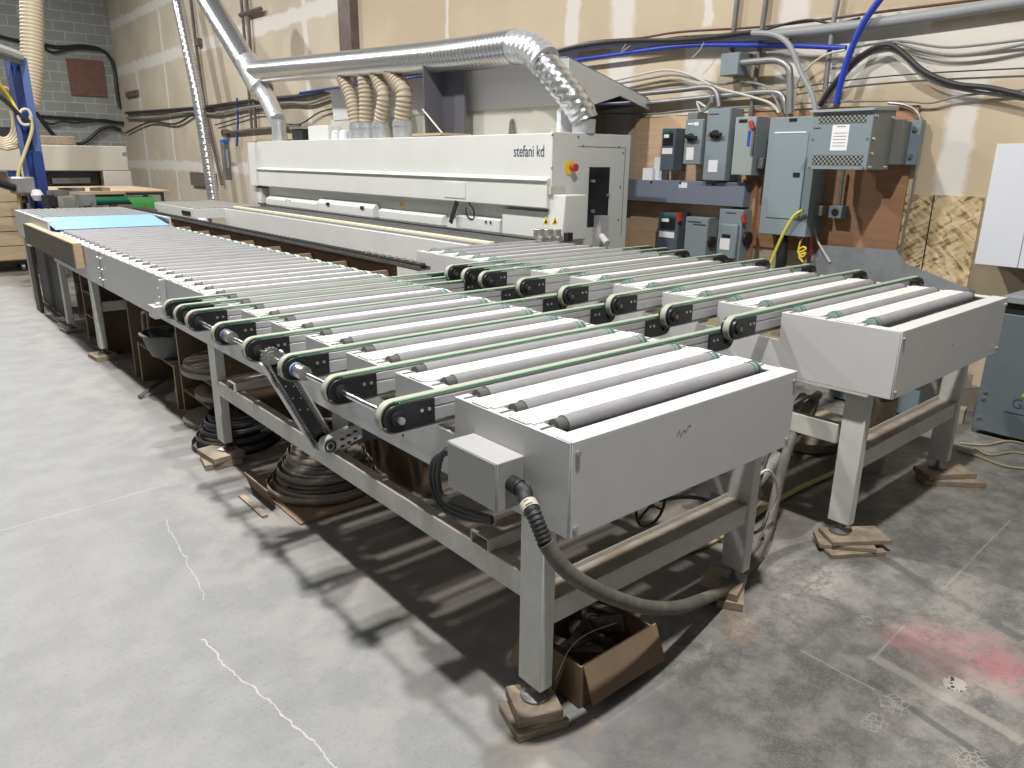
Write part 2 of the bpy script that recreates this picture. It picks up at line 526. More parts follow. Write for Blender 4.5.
# ---------------------------------------------------------------- mesh builder
class G:
    def __init__(s):
        s.bm = bmesh.new()
        s.mi = 0

    def _faces(s, fs):
        for f in fs:
            f.material_index = s.mi

    def box(s, x0, x1, y0, y1, z0, z1):
        V = [s.bm.verts.new(p) for p in ((x0, y0, z0), (x1, y0, z0), (x1, y1, z0), (x0, y1, z0), (x0, y0, z1), (x1, y0, z1), (x1, y1, z1), (x0, y1, z1))]
        s._faces([s.bm.faces.new([V[i] for i in q]) for q in ((3, 2, 1, 0), (4, 5, 6, 7), (0, 1, 5, 4), (1, 2, 6, 5), (2, 3, 7, 6), (3, 0, 4, 7))])
        return s

    def obox(s, c, sx, sy, sz, rz=0, rx=0, ry=0):
        """box centred at c with rotations"""
        n0 = len(s.bm.verts)
        s.box(-sx/2, sx/2, -sy/2, sy/2, -sz/2, sz/2)
        s.bm.verts.ensure_lookup_table()
        mt = Matrix.Translation(c) @ Matrix.Rotation(rz, 4, 'Z') @ Matrix.Rotation(ry, 4, 'Y') @ Matrix.Rotation(rx, 4, 'X')
        for v in list(s.bm.verts)[n0:]:
            v.co = mt @ v.co
        return s

    def prism(s, pts, axis, lo, hi):
        """closed 2D outline extruded along an axis; pts are the two other coordinates in xyz order"""
        def mk(p, t):
            return {'x': (t, p[0], p[1]), 'y': (p[0], t, p[1]), 'z': (p[0], p[1], t)}[axis]
        A = [s.bm.verts.new(mk(p, lo)) for p in pts]
        B = [s.bm.verts.new(mk(p, hi)) for p in pts]
        n = len(pts)
        fs = [s.bm.faces.new(A), s.bm.faces.new(B[::-1])]
        for i in range(n):
            fs.append(s.bm.faces.new((A[i], B[i], B[(i+1) % n], A[(i+1) % n])))
        s._faces(fs)
        return s

    def cyl(s, a, b, r, n=16, r2=None, cap=True):
        a, b = Vector(a), Vector(b)
        d = (b-a).normalized()
        t = Vector((0, 0, 1)) if abs(d.z) < 0.9 else Vector((1, 0, 0))
        p = d.cross(t).normalized()
        q = d.cross(p)
        r2 = r if r2 is None else r2
        A = [s.bm.verts.new(a + r*(math.cos(2*PI*i/n)*p + math.sin(2*PI*i/n)*q)) for i in range(n)]
        B = [s.bm.verts.new(b + r2*(math.cos(2*PI*i/n)*p + math.sin(2*PI*i/n)*q)) for i in range(n)]
        fs = [s.bm.faces.new((A[i], B[i], B[(i+1) % n], A[(i+1) % n])) for i in range(n)]
        if cap:
            fs += [s.bm.faces.new(A), s.bm.faces.new(B[::-1])]
        s._faces(fs)
        return s

    def tube(s, pts, r, n=8, smooth=4, ribs=None, closed=False, rib=0.88):
        P = [Vector(p) for p in pts]
        if smooth > 1 and len(P) > 2:
            Q = []
            m = len(P)
            for i in range(m if closed else m-1):
                if closed:
                    p0, p1, p2, p3 = P[(i-1) % m], P[i], P[(i+1) % m], P[(i+2) % m]
                else:
                    p0, p1, p2, p3 = P[max(i-1, 0)], P[i], P[i+1], P[min(i+2, m-1)]
                for k in range(smooth):
                    t = k/smooth
                    Q.append(0.5*((2*p1) + (p2-p0)*t + (2*p0-5*p1+4*p2-p3)*t*t + (3*p1-p0-3*p2+p3)*t**3))
            if not closed:
                Q.append(P[-1])
            P = Q
        if ribs:
            Ls = [0]
            for i in range(1, len(P)):
                Ls.append(Ls[-1] + (P[i]-P[i-1]).length)
            T = Ls[-1]
            k = max(8, int(T/ribs*4))
            Q = []
            j = 0
            for i in range(k+1):
                d = T*i/k
                while j < len(Ls)-2 and Ls[j+1] < d:
                    j += 1
                f = (d-Ls[j])/max(1e-9, Ls[j+1]-Ls[j])
                Q.append(P[j].lerp(P[j+1], min(1, f)))
            P = Q
        rings = []
        nrm = None
        m = len(P)
        for i in range(m):
            if closed:
                d = (P[(i+1) % m]-P[(i-1) % m]).normalized()
            else:
                d = (P[min(i+1, m-1)]-P[max(i-1, 0)]).normalized()
            if nrm is None:
                t = Vector((0, 0, 1)) if abs(d.z) < 0.9 else Vector((1, 0, 0))
                nrm = d.cross(t).normalized()
            else:
                nrm = (nrm - d*nrm.dot(d)).normalized()
            q = d.cross(nrm)
            rr = r[i] if isinstance(r, list) else r
            if ribs:
                rr = rr*(1.0 if i % 4 in (0, 1) else rib)
            rings.append([s.bm.verts.new(P[i] + rr*(math.cos(2*PI*k/n)*nrm + math.sin(2*PI*k/n)*q)) for k in range(n)])
        fs = []
        for i in range(m if closed else m-1):
            A, B = rings[i], rings[(i+1) % m]
            for k in range(n):
                fs.append(s.bm.faces.new((A[k], A[(k+1) % n], B[(k+1) % n], B[k])))
        if not closed:
            fs += [s.bm.faces.new(rings[0][::-1]), s.bm.faces.new(rings[-1])]
        s._faces(fs)
        return s

    def lathe(s, prof, c=(0, 0, 0), n=24, axis='z'):
        c = Vector(c)
        rings = []
        for (r, h) in prof:
            ring = []
            for k in range(n):
                a = 2*PI*k/n
                if axis == 'z':
                    p = (r*math.cos(a), r*math.sin(a), h)
                elif axis == 'y':
                    p = (r*math.cos(a), h, r*math.sin(a))
                else:
                    p = (h, r*math.cos(a), r*math.sin(a))
                ring.append(s.bm.verts.new(c + Vector(p)))
            rings.append(ring)
        fs = []
        for A, B in zip(rings, rings[1:]):
            for k in range(n):
                fs.append(s.bm.faces.new((A[k], A[(k+1) % n], B[(k+1) % n], B[k])))
        s._faces(fs)
        return s

    def build(s, name, mats, parent=None, off=None, bevel=0.0, smooth=True, label=None):
        """off: world point of the owning thing's origin; vertices are stored relative to it"""
        bm = s.bm
        bmesh.ops.recalc_face_normals(bm, faces=bm.faces)
        own = None
        if off is None and parent is None:
            xs = [v.co for v in bm.verts]
            own = Vector(((min(v.x for v in xs)+max(v.x for v in xs))/2, (min(v.y for v in xs)+max(v.y for v in xs))/2, min(v.z for v in xs)))
            off = own
        elif off is None:
            off = Vector(parent.get('o', (0, 0, 0)))
        off = Vector(off)
        for v in bm.verts:
            v.co -= off
        me = bpy.data.meshes.new(name)
        bm.to_mesh(me)
        bm.free()
        for mm in (mats if isinstance(mats, (list, tuple)) else [mats]):
            me.materials.append(mm)
        if smooth:
            for p in me.polygons:
                p.use_smooth = True
            me.set_sharp_from_angle(angle=R(38))
        o = bpy.data.objects.new(name, me)
        COL.objects.link(o)
        if parent:
            o.parent = parent
        if parent is None:
            o.location = off
        if bevel:
            md = o.modifiers.new('bevel', 'BEVEL')
            md.width = bevel
            md.segments = 2
            md.limit_method = 'ANGLE'
            md.angle_limit = R(40)
        if label:
            o['label'] = label
        return o


ORI = {}


def root(name, loc, label, cat, group=None, rz=0):
    o = bpy.data.objects.new(name, None)
    o.empty_display_size = 0.1
    COL.objects.link(o)
    o.location = loc
    o.rotation_euler = (0, 0, rz)
    o['label'] = label
    o['category'] = cat
    if group:
        o['group'] = group
    ORI[o.name] = Vector(loc)
    return o


def part(g, name, m, parent, bevel=0.0, label=None, smooth=True):
    """child of parent; mesh coordinates are world ones, stored relative to the thing's origin"""
    r = parent
    while r.parent:
        r = r.parent
    return g.build(name, m, parent, ORI[r.name], bevel, smooth, label)


def tag(o, label, cat, group=None):
    o['label'] = label
    o['category'] = cat
    if group:
        o['group'] = group
    ORI[o.name] = Vector(o.location)
    return o


def st(o):
    o['kind'] = 'structure'
    return o


# ================================================================ SETTING
WX = 6.0
BY = 24.4
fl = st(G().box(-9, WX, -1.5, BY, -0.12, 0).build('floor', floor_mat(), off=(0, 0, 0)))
st(G().box(WX, WX+0.15, -1.5, BY, -0.12, 7.5).build('wall_right', drywall_mat(), off=(0, 0, 0)))
st(G().box(-9, WX+0.15, BY, BY+0.2, -0.12, 7.5).build('wall_back', block_mat(), off=(0, 0, 0)))
# brown steel column set in the right wall
a = at(345, 0, x=5.95)
st(G().box(5.86, 6.0, 10.62, 10.98, 0, 7.4).build('trim_1', BROWNP, off=(5.9, 10.8, 0)))

# ================================================================ CONVEYORS


def stadium(x0, x1, zc, r, n=10):
    pts = []
    for i in range(n+1):
        a = PI/2 + PI*i/n
        pts.append((x0 + r*math.cos(a), zc + r*math.sin(a)))
    for i in range(n+1):
        a = -PI/2 + PI*i/n
        pts.append((x1 + r*math.cos(a), zc + r*math.sin(a)))
    return pts


def loop_band(g, x0, x1, zc, ro, ri, ya, yb):
    O, I = stadium(x0, x1, zc, ro), stadium(x0, x1, zc, ri)
    vs = [[g.bm.verts.new((p[0], y, p[1])) for p in L] for L in (O, I) for y in (ya, yb)]
    n = len(O)
    oa, ob, ia, ib = vs
    fs = []
    for k in range(n):
        m = (k+1) % n
        fs += [g.bm.faces.new((oa[k], oa[m], ob[m], ob[k])), g.bm.faces.new((ia[k], ib[k], ib[m], ia[m])),
               g.bm.faces.new((oa[k], ia[k], ia[m], oa[m])), g.bm.faces.new((ob[k], ob[m], ib[m], ib[k]))]
    g._faces(fs)


def copy_tree(o, parent=None):
    c = o.copy()
    COL.objects.link(c)
    c.parent = parent
    for ch in list(o.children):
        copy_tree(ch, c)
    return c


def conveyor(name, loc, rz, label, W, T, D, r0, p, nroll, arms, L, xl, xr, legs, ringside, rr=0.029):
    rt_ = root(name, loc, label, 'conveyor', 'roller conveyors with belt arms', rz)
    O = (0, 0, 0)

    def B(g, n, m, parent=rt_, bevel=0.0, lab=None):
        return g.build(n, m, parent, O, bevel, True, lab)
    ay = [r0 + p*(j+.5) for j in arms]
    hw = 0.051
    segs = []
    y = 0.0
    for q in ay:
        segs.append((y, q-hw))
        y = q+hw
    segs.append((y, L))
    for sx in (0, 1):
        xa, xb = (0.0, 0.012) if sx == 0 else (W-0.012, W)
        g = G()
        pts = [(0, T-D)]
        pts.append((L, T-D))
        for (y0, y1) in segs[::-1]:
            pts += [(y1, T), (y0, T), (y0, T-0.125)] if y0 > 0 else [(y1, T), (y0, T)]
            k = segs.index((y0, y1))
            if k > 0:
                pts.append((segs[k-1][1], T-0.125))
        g.prism(pts, 'x', xa, xb)
        for (y0, y1) in segs:
            fx0, fx1 = (0.012, 0.055) if sx == 0 else (W-0.055, W-0.012)
            g.box(fx0, fx1, y0, y1, T-0.008, T)
            # return flanges that close the segment towards the arm slots
            if y0 > 0:
                g.box(fx0, fx1+(0.03 if sx == 0 else 0), y0, y0+0.004, T-0.125, T-0.008)
            if y1 < L:
                g.box(fx0, fx1+(0.03 if sx == 0 else 0), y1-0.004, y1, T-0.125, T-0.008)
        B(g, 'side_panel', WHITE, bevel=0.002)
    # front panel with its top flange
    g = G()
    g.box(0.002, W-0.002, -0.006, 0.0, T-D, T)
    g.box(0.002, W-0.002, -0.006, 0.062, T-0.002, T+0.004)
    fp = B(g, 'front_panel', WHITE, bevel=0.0025)
    for (bx, bz) in ((0.022, T-0.030), (0.022, T-D+0.028), (W-0.022, T-0.030), (W-0.022, T-D+0.028)):
        g = G().cyl((bx, -0.005, bz), (bx, -0.014, bz), 0.0085, 10)
        B(g, 'screw', BOLT, fp)
    # cover plates
    proto = None
    plates = []
    for i in range(nroll-1):
        if i in arms:
            continue
        ya, yb = r0+p*i+rr+0.006, r0+p*(i+1)-rr-0.006
        plates.append((ya, yb))
    ya0 = plates[0][1]-plates[0][0]
    for (ya, yb) in plates:
        if proto is None:
            g = G()
            g.box(0.016, W-0.016, -ya0/2, ya0/2, -0.005, 0.0025)
            g.box(0.002, 0.016, -ya0*0.36, ya0*0.36, -0.005, 0.0025)
            g.box(W-0.016, W-0.002, -ya0*0.36, ya0*0.36, -0.005, 0.0025)
            g.box(0.02, W-0.02, -ya0/2, -ya0/2+0.002, -0.05, -0.005)
            g.box(0.02, W-0.02, ya0/2-0.002, ya0/2, -0.05, -0.005)
            proto = B(g, 'cover_plate', PLATE)
            o = proto
        else:
            o = proto.copy()
            COL.objects.link(o)
            o.parent = rt_
        o.location = (0, (ya+yb)/2, T+0.003)
    # rollers
    g = G()
    g.mi = 0
    g.cyl((0.095, 0, 0), (W-0.095, 0, 0), rr, 20)
    for k_, (a_, b_) in enumerate(((0.060, 0.095), (W-0.095, W-0.060))):
        g.mi = 3 if (k_ == 1) == (ringside > 0) else 1
        g.cyl((a_, 0, 0), (b_, 0, 0), rr*0.86, 16)
    g.mi = 1
    g.cyl((0.012, 0, 0), (W-0.012, 0, 0), 0.009, 8)
    g.mi = 2
    for q in ((W-0.105, W-0.075) if ringside > 0 else (0.075, 0.105)):
        pts = [(q, (rr+0.001)*math.cos(2*PI*k/14), (rr+0.001)*math.sin(2*PI*k/14)) for k in range(14)]
        g.tube(pts, 0.0024, 6, 1, closed=True)
    ro = B(g, 'roller', [ROLL, ROLLEND, GREEN, ROLLTEAL])
    for i in range(nroll):
        o = ro
        if i:
            o = ro.copy()
            COL.objects.link(o)
            o.parent = rt_
        o.location = (0, r0+p*i, T-0.006)
        o.rotation_euler = (random.uniform(0, 6), 0, 0)
    # belt arms
    x0, x1 = xl+0.052, xr-0.052
    zc = -0.038
    g = G()
    g.box(x0+0.03, x1-0.03, -0.013, 0.013, zc-0.036, zc+0.036)
    g.box(x0+0.03, x1-0.03, -0.019, -0.013, zc-0.036, zc+0.004)
    g.box(x0+0.03, x1-0.03, -0.019, -0.013, zc+0.010, zc+0.036)
    arm = B(g, 'belt_arm', ALU, bevel=0.0015)
    g = G()
    g.mi = 0
    loop_band(g, x0, x1, zc, 0.052, 0.046, -0.014, 0.014)
    g.mi = 1
    g.box(x0, x1, -0.0185, -0.012, zc+0.0455, zc+0.0505)
    bl = B(g, 'belt', [BELTC, BELTG], arm)
    for xe, s_ in ((x0, 1), (x1, -1)):
        for yy in (-0.031, 0.020):
            g = G()
            pts = []
            for k in range(9):
                a_ = PI/2 + PI*k/8
                pts.append((xe + s_*0.043*math.cos(a_), zc + 0.043*math.sin(a_)))
            pts += [(xe+s_*0.135, zc-0.040), (xe+s_*0.135, zc+0.040)]
            g.prism(pts, 'y', yy, yy+0.010)
            pl_ = B(g, 'end_plate', BLACK, arm, bevel=0.001)
            if yy < 0:
                for bx in (0.085, 0.112):
                    g = G().cyl((xe+s_*bx, yy, zc+0.010), (xe+s_*bx, yy-0.004, zc+0.010), 0.006, 8)
                    B(g, 'bolt', BOLT, arm)
        g = G()
        g.cyl((xe, -0.018, zc), (xe, 0.018, zc), 0.040, 20)
        g.cyl((xe, -0.042, zc), (xe, 0.030, zc), 0.024, 16)
        B(g, 'pulley', RUBBER, arm)
        if not (xl > -0.3 and s_ > 0):
            g = G().cyl((xe, -0.046, zc), (xe, -0.040, zc), 0.011, 10)
            B(g, 'axle_end', DULL, arm)
    for i, yy in enumerate(ay):
        o = arm if i == 0 else copy_tree(arm, rt_)
        o.location = (0, yy, T)
    # legs and stretchers
    for (lx, ly, zb) in legs:
        g = G()
        g.box(lx, lx+0.05, ly, ly+0.10, zb, T-D)
        lg = B(g, 'leg', LEGM, bevel=0.003)
        g = G()
        g.cyl((lx+0.025, ly+0.05, zb-0.045), (lx+0.025, ly+0.05, zb+0.01), 0.008, 10)
        g.lathe([(0.0, -0.001), (0.045, 0.0), (0.045, 0.006), (0.012, 0.016), (0.010, 0.03)], (lx+0.025, ly+0.05, zb-0.050), 18)
        B(g, 'levelling_foot', DULL, lg)
    return rt_, B, ay


A_legs = [(0.0, 0.09, 0.118), (0.0, 2.715, 0.116), (0.0, 5.59, 0.09), (0.0, 6.9, 0.08),
          (1.07, 0.09, 0.118), (1.07, 2.715, 0.116), (1.07, 5.59, 0.09)]
convA, BA, ayA = conveyor('roller_conveyor', (1.28, 1.263, 0), 0,
                          'long near white roller conveyor with chrome drive shaft and grey connection box on its side',
                          1.12, 0.95, 0.278, 0.127, 0.1745, 40, [2, 4, 6, 8, 10, 12, 13, 14], 7.10, -0.246, 1.55, A_legs, 1)
TA = 0.95
# frame members of the near conveyor
for x0 in (0.0, 1.07):
    g = G().box(x0+0.003, x0+0.047, 0.19, 2.715, 0.40, 0.485)
    BA(g, 'side_stretcher', FRAME, bevel=0.003)
g = G()
g.box(0.05, 1.07, 0.10, 0.105, 0.33, 0.41)
g.box(0.05, 1.07, 0.10, 0.19, 0.405, 0.412)
g.box(0.05, 1.07, 0.185, 0.19, 0.412, 0.43)
BA(g, 'end_stretcher', FRAME, bevel=0.002)
for yy in (2.74, 5.61):
    g = G().box(0.05, 1.07, yy, yy+0.05, 0.40, 0.48)
    BA(g, 'end_stretcher', FRAME, bevel=0.003)


def recttube(g, x0, x1, y0, y1, z0, z1, t=0.004):
    g.box(x0, x1, y0, y1, z0, z0+t)
    g.box(x0, x1, y0, y1, z1-t, z1)
    g.box(x0, x1, y0, y0+t, z0+t, z1-t)
    g.box(x0, x1, y1-t, y1, z0+t, z1-t)


for (yy, x0) in ((0.335, -0.005), (2.45, -0.005)):
    g = G()
    recttube(g, x0, 1.12, yy, yy+0.09, 0.486, 0.530)
    BA(g, 'cross_tube', FRAME)
# drive shaft, couplings and chain drive
sx, sz = -0.194, TA-0.038
g = G().cyl((sx, ayA[0]-0.055, sz), (sx, ayA[-1]+0.03, sz), 0.0105, 14)
shaft = BA(g, 'drive_shaft', STEEL)
for yy in (ayA[1]+0.13, ayA[3]+0.16):
    pass
for yc in (ayA[2]-0.075, ayA[4]-0.07):
    g = G()
    g.mi = 0
    g.cyl((sx, yc-0.035, sz), (sx, yc+0.02, sz), 0.026, 18)
    g.mi = 1
    g.cyl((sx, yc+0.02, sz), (sx, yc+0.034, sz), 0.0262, 18)
    g.mi = 2
    g.cyl((sx, yc+0.034, sz), (sx, yc+0.042, sz), 0.027, 18)
    BA(g, 'shaft_coupling', [BOLT, BLUE, WHITE], shaft, lab='silver coupling with a blue ring')
for yc in ayA[:1]:
    g = G().cyl((sx, yc-0.058, sz), (sx, yc-0.046, sz), 0.012, 6)
    BA(g, 'shaft_nut', BOLT, shaft)
# inclined chain case down to the gearbox
cy = ayA[2] + 0.19
g = G()
pa = Vector((sx, cy, sz))
_q = at(322, 441, y=cy+1.263)
pb = Vector((_q.x-1.28, cy, _q.z))
d = (pb-pa)
Lc = d.length
ang = math.atan2(d.z, d.x)
ca, sa = math.cos(ang), math.sin(ang)


def rotp(u, v):
    return (pa.x + u*ca - v*sa, pa.z + u*sa + v*ca)


g.prism([rotp(0.01, -0.022), rotp(Lc+0.01, -0.026), rotp(Lc+0.01, 0.026), rotp(0.01, 0.022)], 'y', cy-0.012, cy+0.012)
cc = BA(g, 'chain_case', BLACK, bevel=0.002)
g = G()
N_ = 30
for s_ in (-1, 1):
    for k in range(N_):
        u = Lc*k/(N_-1)
        q = rotp(u, s_*0.034)
        g.cyl((q[0], cy-0.010, q[1]), (q[0], cy+0.010, q[1]), 0.0062, 6)
for (c_, a0) in ((pa, 1), (Vector((pb.x, cy, pb.z)), -1)):
    for k in range(9):
        a_ = ang + (PI/2 + PI*k/8 if a0 > 0 else -PI/2 + PI*k/8)
        g.cyl((c_.x+0.034*math.cos(a_), cy-0.010, c_.z+0.034*math.sin(a_)), (c_.x+0.034*math.cos(a_), cy+0.010, c_.z+0.034*math.sin(a_)), 0.0065, 6)
BA(g, 'drive_chain', DULL, cc)
g = G()
for v_ in (-0.046, 0.046):
    qa, qb = rotp(0.0, v_), rotp(Lc, v_)
    n_ = Vector((-sa, 0, ca))*0.0035
    g.prism([(qa[0]-n_.x, qa[1]-n_.z), (qb[0]-n_.x, qb[1]-n_.z), (qb[0]+n_.x, qb[1]+n_.z), (qa[0]+n_.x, qa[1]+n_.z)], 'y', cy-0.014, cy+0.014)
BA(g, 'case_edge', ALU, cc)
for c_ in (pa, pb):
    g = G()
    g.cyl((c_.x, cy-0.02, c_.z), (c_.x, cy+0.02, c_.z), 0.026, 18)
    g.cyl((c_.x, cy-0.012, c_.z), (c_.x, cy-0.008, c_.z), 0.038, 18)
    BA(g, 'sprocket', BOLT, cc)
for k, u in enumerate((0.07, 0.13, 0.19, 0.25)):
    for v_ in (-0.014, 0.014):
        q = rotp(u + (0.02 if v_ > 0 else 0), v_)
        g = G().cyl((q[0], cy-0.016, q[1]), (q[0], cy-0.010, q[1]), 0.004, 8)
        BA(g, 'bolt', BOLT, cc)
# gearbox with a slotted light plate, motor behind
g = G()
gx0, gz0 = pb.x, pb.z
pts = [(gx0+0.035*math.cos(PI/2+PI*k/8), gz0+0.035*math.sin(PI/2+PI*k/8)) for k in range(9)] + [(gx0+0.15, gz0+0.0), (gx0+0.15, gz0+0.065)]
g.prism(pts, 'y', cy-0.075, cy-0.030)
gb = BA(g, 'gearbox_plate', WARM, bevel=0.004)
g = G()
g.lathe([(0.026, 0), (0.026, -0.004), (0.020, -0.004), (0.020, 0.0)], (gx0, cy-0.075, gz0), 18, 'y')
g.cyl((gx0, cy-0.080, gz0), (gx0, cy-0.074, gz0), 0.011, 12)
for u, v_ in ((0.055, -0.004), (0.085, 0.006), (0.115, 0.016)):
    for dz in (-0.008, 0.022):
        g.obox((gx0+u, cy-0.075, gz0+v_+dz), 0.018, 0.004, 0.008)
BA(g, 'slot', BLACK, gb)
g = G()
g.box(gx0+0.10, gx0+0.26, cy-0.05, cy+0.10, gz0-0.03, gz0+0.09)
for k in range(6):
    g.cyl((gx0+0.12+0.025*k, cy-0.052, gz0+0.055), (gx0+0.12+0.025*k, cy-0.048, gz0+0.055), 0.007, 8)
BA(g, 'gearbox', DULL, bevel=0.01)
g = G()
g.cyl((gx0+0.26, cy+0.02, gz0+0.03), (gx0+0.52, cy+0.02, gz0+0.03), 0.065, 20)
for k in range(8):
    g.cyl((gx0+0.28+0.028*k, cy+0.02, gz0+0.03), (gx0+0.286+0.028*k, cy+0.02, gz0+0.03), 0.074, 20)
BA(g, 'motor', DULL)
# joint of the side panel: bolts and marker post
for zz in (0.90, 0.815, 0.735):
    for yy in (5.09, 5.19):
        BA(G().cyl((0, yy, zz), (-0.012, yy, zz), 0.011, 10), 'joint_bolt', BOLT)
g = G().box(-0.003, 0.001, 5.135, 5.142, TA-0.278, TA)
BA(g, 'panel_seam', DULL)
g = G()
_q = at(164, 300, x=1.26)
yq = _q.y-1.263
g.box(-0.035, -0.002, yq, yq+0.03, 0.79, 0.945)
for zz in (0.83, 0.885):
    g.cyl((-0.03, yq+0.03, zz), (-0.03, yq+0.06, zz), 0.01, 8)
BA(g, 'stop_bracket', ALU, bevel=0.002)
g = G()
g.box(-0.09, -0.002, yq-0.02, yq+0.10, 0.715, 0.79)
g.box(-0.06, -0.02, yq+0.02, yq+0.06, 0.79, 0.805)
BA(g, 'end_block', ALU, bevel=0.003)
# holes in the beam
g = G()
for yy in (0.80, 0.87, 1.9, 2.6):
    BA(G().cyl((-0.002, yy, 0.775), (0.004, yy, 0.775), 0.007, 10), 'bolt_hole', BLACK)
    BA(G().cyl((-0.002, yy+0.02, 0.73), (0.004, yy+0.02, 0.73), 0.005, 10), 'bolt_hole', BLACK)
# pen scribble on front panel
g = G()
pm = [(0.44, 0.865), (0.455, 0.885), (0.46, 0.862), (0.475, 0.882), (0.485, 0.872), (0.50, 0.890), (0.51, 0.885)]
g.tube([(x, -0.0065, z) for x, z in pm], 0.0007, 5, 2)
BA(g, 'pen_mark', DULL)

# connection box on the left side
g = G()
g.box(-0.100, -0.001, 0.178, 0.412, TA-0.238, TA-0.090)
BOXG = mat('connection_box_grey', (0.36, 0.36, 0.355), 0.42)
eb = BA(g, 'connection_box', BOXG, bevel=0.003, lab='plain grey square connection box')
g = G()
g.box(-0.1025, -0.100, 0.183, 0.407, TA-0.234, TA-0.094)
BA(g, 'box_lid', BOXG, eb, bevel=0.001)
g = G()
g.cyl((-0.048, 0.180, 0.79), (-0.046, 0.145, 0.786), 0.024, 16)
g.cyl((-0.046, 0.147, 0.786), (-0.044, 0.120, 0.780), 0.021, 16)
BA(g, 'cable_gland', RUBBER, eb)

# ---- far conveyor
B_legs = [(0.045, 0.10, 0.112), (0.045, 3.0, 0.0515), (1.19, 0.10, 0.112), (1.19, 3.0, 0.0515)]
convB, BB, ayB = conveyor('roller_conveyor', (3.03, 1.181, 0), 0.0155,
                          'shorter white roller conveyor on the right, leading up to the edge banding machine',
                          1.265, 1.02, 0.282, 0.150, 0.1655, 20, [2, 4, 6, 8, 10, 12, 13, 14], 3.40, -0.36, 1.65, B_legs, -1)
for x0 in (0.045, 1.19):
    g = G().box(x0+0.003, x0+0.047, 0.215, 3.0, 0.47, 0.56)
    BB(g, 'side_stretcher', FRAME, bevel=0.003)
g = G()
g.box(0.095, 1.19, 0.11, 0.115, 0.37, 0.45)
g.box(0.095, 1.19, 0.11, 0.20, 0.445, 0.452)
g.box(0.095, 1.19, 0.195, 0.20, 0.452, 0.475)
BB(g, 'end_stretcher', FRAME, bevel=0.002)
g = G().box(0.0, 0.10, 0.09, 0.42, 0.726, 0.738)
BB(g, 'mounting_plate', FRAME)
g = G()
g.tube([(0.585, -0.0065, 0.885), (0.59, -0.0065, 0.878)], 0.0015, 5, 1)
g.tube([(0.605, -0.0065, 0.887), (0.61, -0.0065, 0.882)], 0.0015, 5, 1)
BB(g, 'pen_mark', DULL)

# ---- ball transfer table at the far end of the near conveyor
t = root('ball_transfer_table', (1.84, 9.3, 0), 'metal mesh-topped transfer table at the far end of the long conveyor', 'table')
for x_ in (1.275, 2.385):
    part(G().box(x_, x_+0.015, 8.37, 10.4, 0.76, 1.035), 'side_panel', WHITE, t, 0.002)
part(G().box(1.30, 2.38, 8.88, 10.38, 1.035, 1.042), 'table_mesh', mat('steel_mesh', (0.07, 0.07, 0.07), 0.5), t)
g = G()
for k in range(22):
    yy = 8.93+0.067*k
    g.box(1.30, 2.38, yy, yy+0.014, 1.042, 1.05)
for k in range(17):
    g.box(1.31+0.065*k, 1.322+0.065*k, 8.9, 10.38, 1.0425, 1.052)
part(g, 'mesh_bars', mat('mesh_grey', (0.42, 0.43, 0.44), 0.4), t)
part(G().box(1.275, 1.31, 8.37, 10.4, 1.03, 1.045).box(2.37, 2.40, 8.37, 10.4, 1.03, 1.045), 'edge_rail', WHITE, t, 0.002)
for (x_, y_) in ((1.30, 10.2), (2.3, 10.2)):
    part(G().box(x_, x_+0.06, y_, y_+0.1, 0, 0.76), 'leg', LEGM, t)
tag(G().prism([(8.26, 0.972), (8.26, 0.976), (8.38, 0.988), (8.87, 1.050), (8.87, 1.046), (8.38, 0.984)], 'x', 1.315, 2.345).build('plastic_sheet', BLUEMAT), 'pale blue plastic sheet lying across the conveyor just before the mesh table', 'sheet')

# plywood box panel hung on the left side
pa_ = at(72, 246, x=1.235)
t = root('plywood_box', (1.22, 7.6, 0.7), 'brown-faced plywood panel with pale edge fixed along the far left conveyor side', 'board')
PYA, PYB = at(72, 248, x=1.20).y, at(23, 224, x=1.20).y
part(G().box(1.20, 1.21, PYA, PYB, 0.765, 0.965), 'face_board', WOODM, t)
part(G().box(1.21, 1.272, PYA, PYB, 0.955, 0.968).box(1.21, 1.272, PYA, PYA+0.015, 0.765, 0.955), 'edge_board', WOOD, t)

# ================================================================ EDGE BANDING MACHINE
m = root('edge_banding_machine', (4.8, 7.6, 0), 'long white edge banding machine with hinged hood and lettering, behind the conveyors', 'machine')
Y0, Y1 = 4.64, 10.75
hood = part(G().prism([(4.40, 1.26), (4.325, 1.275), (4.325, 1.49), (4.30, 1.50), (4.355, 1.525), (4.355, 1.875), (4.9, 1.885), (4.9, 1.26)], 'y', Y0+0.01, Y1), 'hood', WARM, m, 0.006)
part(G().box(4.318, 4.326, 5.78, 6.12, 1.305, 1.455), 'hood_cover', WARM, hood, 0.003)
part(G().box(4.44, 5.30, Y0+0.03, Y1-0.1, 0.30, 1.26), 'lower_body', WARM, m, 0.004)
part(G().prism([(4.44, 1.02), (4.36, 1.02), (4.36, 1.10), (4.44, 1.145)], 'y', 9.0, 10.6), 'lower_cover', WARM, m, 0.004)
part(G().prism([(4.44, 1.02), (4.34, 1.02), (4.34, 1.12), (4.38, 1.16), (4.44, 1.17)], 'y', 7.55, 8.95), 'side_cover', WARM, m, 0.004)
part(G().prism([(4.44, 1.02), (4.38, 1.02), (4.38, 1.10), (4.44, 1.13)], 'y', 6.25, 7.5), 'lower_cover', WARM, m, 0.004)
part(G().prism([(4.44, 1.02), (4.37, 1.02), (4.37, 1.13), (4.44, 1.15)], 'y', 5.33, 6.0), 'lower_cover', WARM, m, 0.004)
part(G().box(4.38, 4.44, 4.66, 5.3, 1.02, 1.24), 'lower_cover', WARM, m, 0.004)
